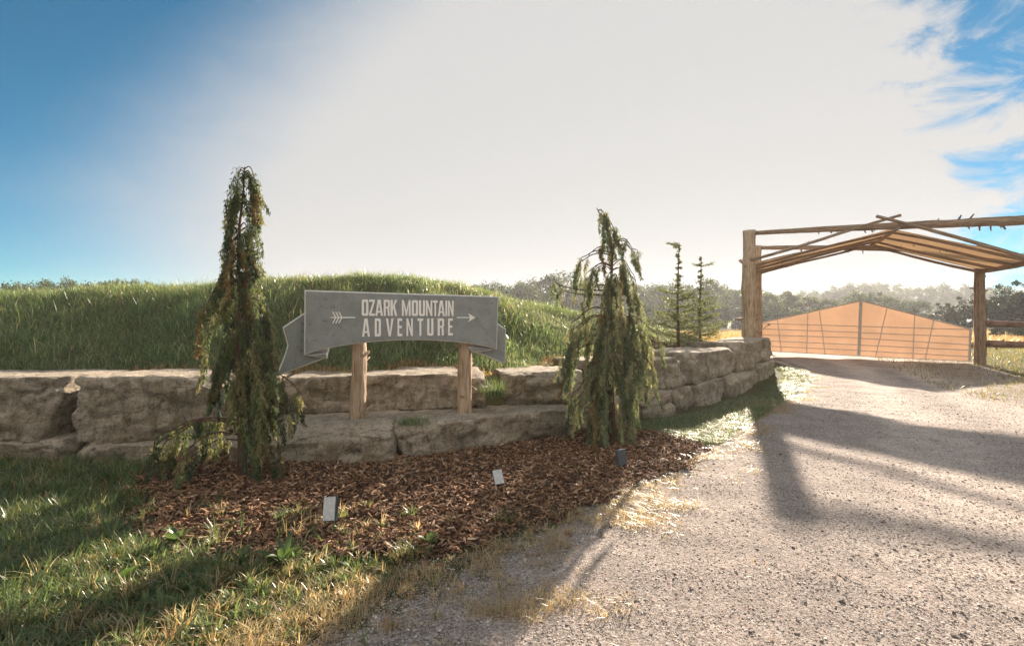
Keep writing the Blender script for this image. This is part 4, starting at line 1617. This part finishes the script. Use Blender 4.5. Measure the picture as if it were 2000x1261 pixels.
# green strip at the foot of the wall on the right
n = 60000
rs = np.random.default_rng(94)
Y = rs.uniform(6.6, 15.5, n)
l = np.interp(Y, DL[:, 1], DL[:, 0])
X = l - rs.uniform(-0.1, 1.9, n)
s = wall_dist(X, Y)
keep = (s < -0.45) & (s > -1.9 + 0.4 * vnoise(X * 2, Y * 2, 66)) & ~mulch_mask(X, Y) & (X > 1.2)
X, Y = X[keep], Y[keep]
m = len(X)
C = palette(GREEN, [4, 4, 3, 2.5, 2], m, 11, 0.3)
V, F, Cc = blades(np.stack([X, Y, height(X, Y)], 1), rs.uniform(0.05, 0.16, m), rs.uniform(0.005, 0.010, m), rs.uniform(0.3, 1.5, m), C, 2, 15)
bag.add(V, F, Cc)
# right-hand verge beyond the drive
n = 60000
rs = np.random.default_rng(95)
Y = rs.uniform(9, 34, n)
r_ = np.interp(Y, DR[:, 1], DR[:, 0])
X = r_ + rs.uniform(-0.25, 1, n) ** 1.0 * (6 + 0.3 * Y)
tuft = vnoise(X * 1.5, Y * 1.5, 67)
keep = tuft + rs.uniform(-0.7, 0.7, n) > -0.3
X, Y = X[keep], Y[keep]
m = len(X)
C = palette([(0.20, 0.19, 0.055), (0.28, 0.23, 0.08), (0.36, 0.26, 0.11), (0.10, 0.13, 0.04)], [3, 4, 2, 3], m, 12, 0.3)
V, F, Cc = blades(np.stack([X, Y, height(X, Y)], 1), rs.uniform(0.06, 0.20, m), rs.uniform(0.008, 0.018, m), rs.uniform(0.3, 1.3, m), C, 2, 16)
bag.add(V, F, Cc)
o = bag.build('verge_grass', M_grass, None, False, 'stuff')
o['label'] = 'short green and straw-dry grass along the edges of the drive'
o['category'] = 'grass'

# -- tall dry meadow beyond gate and mound
n = 90000
rs = np.random.default_rng(96)
Y = 27 + rs.random(n) ** 1.6 * 75
X = rs.uniform(-0.25, 1.15, n) * Y
keep = ~drive_mask(X, Y, 0.4) & (wall_dist(X, Y) < -1)
X, Y = X[keep], Y[keep]
m = len(X)
C = palette([(0.44, 0.29, 0.14), (0.36, 0.22, 0.10), (0.52, 0.38, 0.22), (0.22, 0.19, 0.08)], [4, 3, 3, 1], m, 13, 0.25)
V, F, Cc = blades(np.stack([X, Y, height(X, Y)], 1), rs.uniform(0.25, 0.7, m), rs.uniform(0.03, 0.07, m), rs.uniform(0.1, 0.7, m), C, 2, 17)
o = obj('meadow_grass', new_mesh('meadow_grass', V, F, M_grass, False, Cc), kind='stuff')
o['label'] = 'tall golden meadow grass in the field beyond the gate'
o['category'] = 'grass'

# -- wood chips over the mulch bed
n = 75000
rs = np.random.default_rng(97)
X = rs.uniform(-8, 2.6, n)
Y = rs.uniform(3.1, 7.8, n)
near = rs.random(n) < np.interp(np.abs(X / Y), [0, 1.05, 1.2], [1, 1, 0.15])
keep = mulch_mask(X + rs.normal(0, 0.07, n), Y + rs.normal(0, 0.07, n)) & near
X, Y = X[keep], Y[keep]
# a ring of chips round each young spruce
rx, ry = [], []
for sx, sy, sz in (sp1, sp2):
    k = 1500
    a_ = rs.uniform(0, 6.283, k)
    q = np.sqrt(rs.random(k)) * 0.75
    rx.append(sx + q * np.cos(a_) * 1.2)
    ry.append(sy + q * np.sin(a_))
X = np.concatenate([X] + rx)
Y = np.concatenate([Y] + ry)
m = len(X)
Z = np.where(Y < 9.5, mulch_h(X, Y), height(X, Y) + 0.03)
Z = np.where((Y > 9.5), Z + rs.uniform(0, 0.05, m), Z)
ln = rs.uniform(0.010, 0.036, m)
wd = ln * rs.uniform(0.14, 0.36, m)
th = rs.uniform(0.002, 0.006, m)
a_ = rs.uniform(0, 6.283, m)
ti = rs.normal(0, 0.35, m)
U = np.stack([np.cos(a_) * np.cos(ti), np.sin(a_) * np.cos(ti), np.sin(ti)], 1)
W = np.stack([-np.sin(a_), np.cos(a_), rs.normal(0, 0.35, m)], 1)
W /= np.linalg.norm(W, axis=1)[:, None]
Nn = np.cross(U, W)
c0 = np.stack([X, Y, Z + rs.uniform(0.002, 0.022, m)], 1)
cor = []
for su, sw in ((-1, -1), (1, -0.6), (1, 0.5), (-1, 1)):
    cor.append(c0 + U * (su * ln)[:, None] + W * (sw * wd)[:, None] + Nn * th[:, None])
for su, sw in ((-1, -1), (1, -0.6), (1, 0.5), (-1, 1)):
    cor.append(c0 + U * (su * ln)[:, None] + W * (sw * wd)[:, None] - Nn * th[:, None])
V = np.stack(cor, 1).reshape(-1, 3)
q = np.array([[0, 1, 2, 3], [4, 7, 6, 5], [0, 4, 5, 1], [1, 5, 6, 2], [2, 6, 7, 3], [3, 7, 4, 0]])
F = ((np.arange(m) * 8)[:, None, None] + q[None]).reshape(-1, 4)
C = palette([(0.16, 0.088, 0.052), (0.25, 0.14, 0.08), (0.075, 0.045, 0.03), (0.38, 0.225, 0.13), (0.46, 0.33, 0.22)], [4, 3, 3, 1.8, 0.8], m, 14, 0.35)
o = obj('wood_chips', new_mesh('wood_chips', V, F, M_chip, False, np.repeat(C, 8, axis=0)), kind='stuff')
o['label'] = 'reddish brown bark chips covering the planting bed'
o['category'] = 'mulch'

# -- loose stones on the drive and its edges
ico_bm = bmesh.new()
bmesh.ops.create_icosphere(ico_bm, subdivisions=1, radius=1.0)
ico_v = np.array([v.co[:] for v in ico_bm.verts])
ico_f = np.array([[v.index for v in f.verts] for f in ico_bm.faces])
ico_bm.free()
oct_v = np.array([(1, 0, 0), (0, 1, 0), (-1, 0, 0), (0, -1, 0), (0, 0, 1), (0, 0, -1)], float)
oct_f = np.array([(0, 1, 4), (1, 2, 4), (2, 3, 4), (3, 0, 4), (1, 0, 5), (2, 1, 5), (3, 2, 5), (0, 3, 5)])


def pebbles(X, Y, Z, r, seed, sv, sf):
    rs = np.random.default_rng(seed)
    m = len(X)
    Q = rs.normal(size=(m, 3, 3))
    Q[:, 0] /= np.linalg.norm(Q[:, 0], axis=1)[:, None]
    Q[:, 1] -= Q[:, 0] * (Q[:, 1] * Q[:, 0]).sum(1)[:, None]
    Q[:, 1] /= np.linalg.norm(Q[:, 1], axis=1)[:, None]
    Q[:, 2] = np.cross(Q[:, 0], Q[:, 1])
    k = len(sv)
    jit = 1 + rs.uniform(-0.28, 0.28, (m, k, 1))
    S = np.stack([np.ones(m), rs.uniform(0.6, 1, m), rs.uniform(0.45, 0.9, m)], 1)
    P = (sv[None] * jit * S[:, None, :])
    P = np.einsum('mki,mij->mkj', P, Q) * r[:, None, None]
    P[:, :, 2] *= 0.55
    V = P + np.stack([X, Y, Z + r * 0.12], 1)[:, None, :]
    F = (np.arange(m) * k)[:, None, None] + sf[None]
    return V.reshape(-1, 3), F.reshape(-1, 3)


bag = Bag()
PEB = [(0.49, 0.43, 0.37), (0.58, 0.52, 0.46), (0.39, 0.335, 0.29), (0.20, 0.155, 0.135), (0.68, 0.60, 0.53), (0.52, 0.37, 0.28)]
n = 150000
rs = np.random.default_rng(98)
Y = 1.7 + rs.random(n) ** 2.0 * 10
X = rs.uniform(-0.42, 1.1, n) * Y
l = np.interp(Y, DL[:, 1], DL[:, 0])
keep = (X > l - 0.9 + 0.5 * vnoise(X * 2, Y * 2, 68)) & ~mulch_mask(X, Y - 0.05) & (wall_dist(X, Y) < -0.7)
X, Y = X[keep], Y[keep]
m = len(X)
Z = np.where(drive_mask(X, Y), drive_h(X, Y), height(X, Y) + 0.012)
r = np.clip(rs.lognormal(-5.45, 0.5, m), 0.0015, 0.016) * np.interp(Y, [2, 5, 11], [0.85, 1.0, 1.3])
V, F = pebbles(X, Y, Z, r, 3, oct_v, oct_f)
C = palette(PEB, [5, 3, 4.5, 3.2, 1.6, 2], m, 15, 0.25)
bag.add(V, F, np.repeat(C, len(oct_v), axis=0))
# bigger dark lumps pushed to the right side of the drive
n = 3000
Y = 1.9 + rs.random(n) ** 1.6 * 9
X = rs.uniform(0.15, 1.1, n) * Y
keep = drive_mask(X, Y) & (rs.random(n) < np.interp(X / Y, [0.15, 0.45, 0.8, 1.1], [0.07, 0.22, 0.8, 1.0]))
X, Y = X[keep], Y[keep]
m = len(X)
r = np.clip(rs.lognormal(-4.8, 0.4, m), 0.004, 0.02)
V, F = pebbles(X, Y, drive_h(X, Y), r, 4, ico_v, ico_f)
C = palette([(0.12, 0.10, 0.085), (0.18, 0.14, 0.115), (0.30, 0.25, 0.21)], [4, 3, 2], m, 16, 0.3)
bag.add(V, F, np.repeat(C, len(ico_v), axis=0))
o = bag.build('gravel_stones', M_pebble, None, False, 'stuff')
o['label'] = 'loose crushed stones scattered over the drive'
o['category'] = 'gravel'


# -- tufts and weeds one can tell apart
def tuft(label, px, py, Y, hgt, nbl, greens, seed, z=None, spread=0.06, wid=0.007, cat='grass', name='grass_tuft', lean=1.0):
    rs = np.random.default_rng(seed)
    p = at(px, py, Y)
    zb = float(height(p.x, p.y)) if z is None else z
    o = thing(name, label, cat, (p.x, p.y, zb))
    P = np.array((p.x, p.y, zb)) + rs.normal(size=(nbl, 3)) * np.array([spread, spread * 0.6, 0])
    C = palette(greens, [1] * len(greens), nbl, seed, 0.3)
    V, F, Cc = blades(P, rs.uniform(0.45, 1.0, nbl) * hgt, rs.uniform(0.6, 1.2, nbl) * wid, rs.uniform(0.15, 1.3, nbl) * lean, C, 3, seed)
    part('blades', V, F, M_grass, o, False, Cc)
    return o


tuft('green grass tuft on the ledge between the two sign posts', 805, 818, 6.05, 0.15, 260, GREEN[:3], 201, 0.40, 0.10)
tuft('long drooping grass tuft in the wall gap right of the sign', 966, 760, 6.75, 0.36, 170, GREEN[:3], 202, 0.62, 0.07, 0.009)
tuft('dark grass tuft at the joint below the lower wall course', 795, 900, 5.62, 0.16, 70, GREEN, 203, None, 0.03)
tuft('pale weed blades sprouting from the mulch under the wall', 662, 948, 4.98, 0.12, 16, [(0.30, 0.29, 0.14), (0.22, 0.25, 0.10)], 204, None, 0.02, 0.010)
tuft('pale weed beside the white-faced garden light', 668, 1018, 4.15, 0.19, 16, [(0.32, 0.30, 0.15), (0.20, 0.23, 0.09)], 205, None, 0.02, 0.011)
tuft('arching green weed at the edge of the mulch below the grey garden light', 990, 1015, 4.1, 0.22, 60, [(0.13, 0.16, 0.05), (0.26, 0.25, 0.11)], 206, None, 0.05, 0.007, lean=1.5)
tuft('spiky green tuft near the middle of the bottom edge of the mulch', 800, 1090, 3.5, 0.20, 70, [(0.12, 0.15, 0.05), (0.24, 0.23, 0.10)], 207, None, 0.06, 0.008)
tuft('dry yellow tuft where the mulch meets the gravel, right of the middle', 1100, 1010, 4.2, 0.13, 110, DRY[:3] + [(0.16, 0.17, 0.06)], 208, None, 0.08, 0.006)
tuft('dark round tuft in the dry grass at the bottom left', 625, 1205, 2.8, 0.12, 150, [(0.06, 0.075, 0.03), (0.10, 0.11, 0.04), (0.30, 0.22, 0.10)], 209, None, 0.06, 0.006)
tuft('upright dry seed stalks in front of the white-faced garden light', 600, 1050, 3.9, 0.30, 14, [(0.34, 0.26, 0.15), (0.24, 0.20, 0.10)], 210, None, 0.14, 0.004, lean=0.3)


def leaf_data(seed, ln, wd):
    rs = random.Random(seed)
    V, F, n = [], [], 7
    for i in range(n + 1):
        t = i / n
        w = wd * math.sin(math.pi * min(1, 0.06 + 0.94 * t) ** 0.8) * 0.5
        x = ln * (t - 0.10 * t * t)
        z = ln * (0.75 * t - 0.62 * t * t)
        V += [(x, -w, z + 0.10 * w), (x, 0, z - 0.25 * w), (x, w, z + 0.10 * w)]
    for i in range(n):
        for j in (0, 1):
            a = i * 3 + j
            F.append((a, a + 3, a + 4, a + 1))
    c = np.array(rs.choice([(0.10, 0.16, 0.05), (0.13, 0.19, 0.06), (0.085, 0.135, 0.05)])) * rs.uniform(0.85, 1.2)
    return new_mesh('leaf', V, np.array(F), M_grass, True, np.broadcast_to(c, (len(V), 3)))


def weed(label, px, py, Y, nl, ln, wd, seed, up=0.5):
    rs = random.Random(seed)
    p = at(px, py, Y)
    o = thing('broadleaf_weed', label, 'weed', (p.x, p.y, float(height(p.x, p.y)) + 0.01))
    datas = [leaf_data(seed + k, ln, wd) for k in range(3)]
    for k in range(nl):
        c = obj('leaf', datas[k % 3], o)
        c.rotation_euler = (rs.uniform(-0.3, 0.3), -rs.uniform(0.0, up), 2 * math.pi * (k + rs.uniform(-0.35, 0.35)) / nl)
        sc = rs.uniform(0.65, 1.15)
        c.scale = (sc, sc, sc)
    return o


weed('broad-leaved green weed standing out of the dark grass, below the left cedar', 345, 1075, 3.65, 9, 0.20, 0.060, 301, 0.9)
weed('long-leaved plantain rosette at the lower edge of the mulch', 552, 1100, 3.42, 15, 0.23, 0.038, 302, 1.0)
weed('big-leaved weed low in the grass near the bottom left corner', 235, 1145, 3.12, 7, 0.17, 0.085, 303, 0.7)
weed('small broad-leaved weed at the mulch edge below the middle light', 838, 1062, 3.72, 7, 0.13, 0.055, 304, 0.8)
weed('narrow-leaved weed left of the plantain rosette', 470, 1105, 3.40, 12, 0.17, 0.026, 305, 1.0)

# ------------------------------------------------------------------ trees beyond the field


def broadleaf(seed, H, crown_w, greens, leaf=0.34, clusters=46, per=100, low=0.18):
    """prototype meshes (trunk, crown) of one free-standing broad-leaved tree"""
    rs = np.random.default_rng(seed)
    tb = Bag()
    zz = np.linspace(0, H * 0.8, 10)
    tr = np.stack([0.15 * np.sin(zz * 0.5 + seed), 0.12 * np.cos(zz * 0.4), zz], 1)
    V, F = tube_np(tr, np.linspace(H * 0.028, H * 0.006, 10), 7)
    tb.add(V, F)
    for k in range(7):
        a = rs.uniform(0, 6.28)
        z0 = H * rs.uniform(0.22, 0.6)
        e = np.array([math.cos(a) * crown_w * 0.38, math.sin(a) * crown_w * 0.38, z0 + H * 0.2])
        b = np.array([0, 0, z0])
        P = np.array([b, b * 0.55 + e * 0.45 + np.array([0, 0, -0.02 * H]), e])
        V, F = tube_np(P, np.array([H * 0.012, H * 0.008, H * 0.003]), 5)
        tb.add(V, F)
    lf = Bag()
    for k in range(clusters):
        while True:
            q = rs.uniform(-1, 1, 3)
            if 0.2 < np.linalg.norm(q) < 1:
                break
        q *= np.array([crown_w / 2, crown_w / 2, H * (1 - low) / 2]) * 0.86
        q[2] += H * (low + (1 - low) / 2)
        if q[2] < H * 0.35:
            q[:2] *= 0.8
        rr = rs.uniform(0.12, 0.24) * crown_w * 0.62
        m = per
        d = rs.normal(size=(m, 3))
        d /= np.linalg.norm(d, axis=1)[:, None]
        P = q + d * (rr * rs.uniform(0.35, 1.05, m))[:, None] * np.array([1, 1, 0.75])
        base_c = np.array(greens[rs.integers(len(greens))]) * rs.uniform(0.75, 1.25)
        C = base_c * rs.uniform(0.75, 1.25, (m, 1))
        V, F, Cc = frond_quads(P, rs.normal(size=(m, 3)), rs.uniform(0.6, 1.3, m) * leaf, rs.uniform(0.25, 0.45, m) * leaf, C)
        lf.add(V, F, Cc)
    t = new_mesh('trunk', np.concatenate(tb.V), np.concatenate(tb.F), M_trunk)
    c = new_mesh('crown', np.concatenate(lf.V), np.concatenate(lf.F), M_leaf, False, np.concatenate(lf.C))
    return t, c


G1 = [(0.065, 0.095, 0.035), (0.085, 0.115, 0.04), (0.055, 0.08, 0.035)]
G2 = [(0.09, 0.11, 0.04), (0.12, 0.13, 0.05), (0.075, 0.095, 0.04)]
G3 = [(0.03, 0.045, 0.02), (0.04, 0.055, 0.025), (0.025, 0.04, 0.02)]
PROTO = [broadleaf(401, 10, 9.0, G1), broadleaf(402, 10, 8.0, G2), broadleaf(403, 10, 10.5, G1), broadleaf(404, 10, 6.5, G2, clusters=38)]
CEDAR = [broadleaf(411, 10, 6.5, G3, 0.26, 60, 150, 0.03), broadleaf(412, 10, 7.5, G3, 0.26, 64, 150, 0.03)]
SHRUB = [broadleaf(421, 10, 14, G1, 0.75, 46, 110, 0.0), broadleaf(422, 10, 12, G3, 0.75, 46, 110, 0.0)]
tree_k = [0]


def tree(protos, label, px, py_top, Y, group, widen=1.0, name='broadleaf_tree', pick=None, rot=None):
    tree_k[0] += 1
    rr = random.Random(900 + tree_k[0])
    x = (px - 1000) / 1000 * Y
    zb = float(height(x, Y)) - 0.1
    H = CAM_Z - (py_top - 630.5) / 1000 * Y - zb
    tm, cm = protos[rr.randrange(len(protos)) if pick is None else pick]
    t = thing(name, label, 'tree', (x, Y, zb), group)
    a = rr.uniform(0, 6.28)
    w = H / 10 * widen
    for nm, me in (('trunk', tm), ('crown', cm)):
        o = obj(nm, me, t)
        o.rotation_euler = (0, 0, a)
        o.scale = (w, w, H / 10 / 1.02)
    return t


ORD = ['first', 'second', 'third', 'fourth', 'fifth', 'sixth', 'seventh', 'eighth', 'ninth', 'tenth', 'eleventh', 'twelfth', 'thirteenth', 'fourteenth', 'fifteenth']
# far left, tops showing over the mound
for i, (px, py, Y, w) in enumerate([(12, 543, 62, 0.8), (66, 549, 70, 1.0), (104, 545, 66, 0.8), (140, 538, 66, 0.45), (178, 547, 72, 1.1), (210, 544, 70, 0.9), (241, 538, 64, 0.8), (278, 547, 72, 0.9)]):
    tree(PROTO, ORD[i].capitalize() + ' dark treetop from the left edge showing over the grassy mound', px, py - 5, Y, 'treetops over the left of the mound', w)
# hazy treeline between the mound and the gateway
row = [(822, 547, 118, 0.7), (882, 541, 116, 0.9), (930, 545, 120, 1.0), (962, 541, 112, 0.8), (1004, 545, 118, 0.9), (1034, 542, 122, 1.0), (1136, 543, 124, 0.9), (1172, 541, 120, 0.9),
       (1206, 547, 126, 1.0), (1246, 545, 122, 1.0), (1290, 546, 124, 1.1), (1334, 544, 120, 1.0), (1432, 556, 122, 1.0), (1470, 560, 116, 1.0)]
for i, (px, py, Y, w) in enumerate(row):
    tree(PROTO, ORD[i].capitalize() + ' hazy tree from the left in the treeline between sign and log gateway', px, py, Y, 'hazy treeline behind the mound', w)
tree(PROTO, 'largest round hazy tree crown, rising over the treeline left of the right weeping cedar', 1082, 524, 114, 'hazy treeline behind the mound', 1.15, pick=2)
tree(PROTO, 'round hazy tree standing right behind the two young spruces', 1388, 537, 112, 'hazy treeline behind the mound', 0.9, pick=0)
for i, px in enumerate(range(800, 1500, 27)):
    tree(PROTO, 'faint hazy tree filling the gaps behind the treeline left of the gateway', px + random.uniform(-8, 8), random.uniform(551, 562), random.uniform(150, 175), 'second row of the hazy treeline', random.uniform(1.0, 1.3))
# lower bushes along the field edge
for i, px in enumerate(range(840, 1500, 25)):
    tree(SHRUB, 'low hazy bush at the foot of the treeline beyond the golden field', px + random.uniform(-12, 12), random.uniform(588, 604), random.uniform(96, 106), 'bushes at the foot of the treeline', random.uniform(0.8, 1.1), 'field_bush')
# behind the gate: middle row, far wooded rise
for i, (px, py, Y, w) in enumerate([(1510, 566, 104, 1.0), (1538, 558, 108, 0.9), (1580, 570, 100, 1.0), (1622, 578, 98, 1.0), (1664, 566, 104, 1.1), (1700, 560, 106, 1.0), (1744, 574, 96, 1.0), (1786, 580, 92, 1.0)]):
    tree(PROTO, ORD[i].capitalize() + ' grey-green tree from the left behind the orange gate', px, py, Y, 'trees behind the orange gate', w)
for i, px in enumerate(range(1490, 1960, 26)):
    py = np.interp(px, [1490, 1560, 1640, 1700, 1770, 1860, 1960], [566, 566, 552, 545, 550, 556, 548])
    tree(PROTO, 'pale blue-grey tree on the far wooded rise behind the gateway', px + random.uniform(-6, 6), py + random.uniform(-4, 4), random.uniform(215, 245), 'trees of the far wooded rise', random.uniform(0.9, 1.3))
for i, px in enumerate(range(1490, 1800, 24)):
    tree(SHRUB, 'low bush in the field edge behind the orange gate', px + random.uniform(-10, 10), random.uniform(598, 612), random.uniform(82, 92), 'bushes behind the orange gate', random.uniform(0.7, 1.0), 'field_bush')
# dark cedars on the right
for i, (px, py, Y, w) in enumerate([(1792, 600, 66, 1.1), (1838, 586, 60, 1.1), (1872, 572, 56, 1.0), (1916, 556, 52, 1.05), (1958, 546, 50, 1.1), (1996, 540, 48, 1.1), (2040, 534, 46, 1.1)]):
    tree(CEDAR, ORD[i].capitalize() + ' dark evergreen from the left in the clump beside the dark gate post', px, py, Y, 'dark evergreens right of the gate', w, 'evergreen_tree')
for i, (px, py, Y, w) in enumerate([(1830, 640, 44, 0.7), (1868, 632, 42, 0.75), (1948, 624, 40, 0.8), (1990, 618, 38, 0.8), (2030, 612, 38, 0.8)]):
    tree(CEDAR, ORD[i].capitalize() + ' low dark bush from the left at the foot of the evergreens', px, py, Y, 'dark bushes right of the gate', w * 1.2, 'evergreen_bush')

# ------------------------------------------------------------------ morning haze
HB = (-680, 680, -40, 780, -1.5, 26.0)
hx0, hx1, hy0, hy1, hz0, hz1 = HB
V = [(hx0, hy0, hz0), (hx1, hy0, hz0), (hx1, hy1, hz0), (hx0, hy1, hz0), (hx0, hy0, hz1), (hx1, hy0, hz1), (hx1, hy1, hz1), (hx0, hy1, hz1)]
F = [(0, 3, 2, 1), (4, 5, 6, 7), (0, 1, 5, 4), (1, 2, 6, 5), (2, 3, 7, 6), (3, 0, 4, 7)]
m, N, L, out = mat_new('morning_haze')
pv = N.new('ShaderNodeVolumePrincipled')
pv.inputs['Color'].default_value = (0.93, 0.94, 0.96, 1)
pv.inputs['Density'].default_value = 0.0007
pv.inputs['Anisotropy'].default_value = 0.3
L.new(pv.outputs[0], out.inputs['Volume'])
haze = obj('haze', new_mesh('haze', V, F, m, False), kind='stuff')
haze['label'] = 'thin bright morning haze over the fields'
haze['category'] = 'haze'
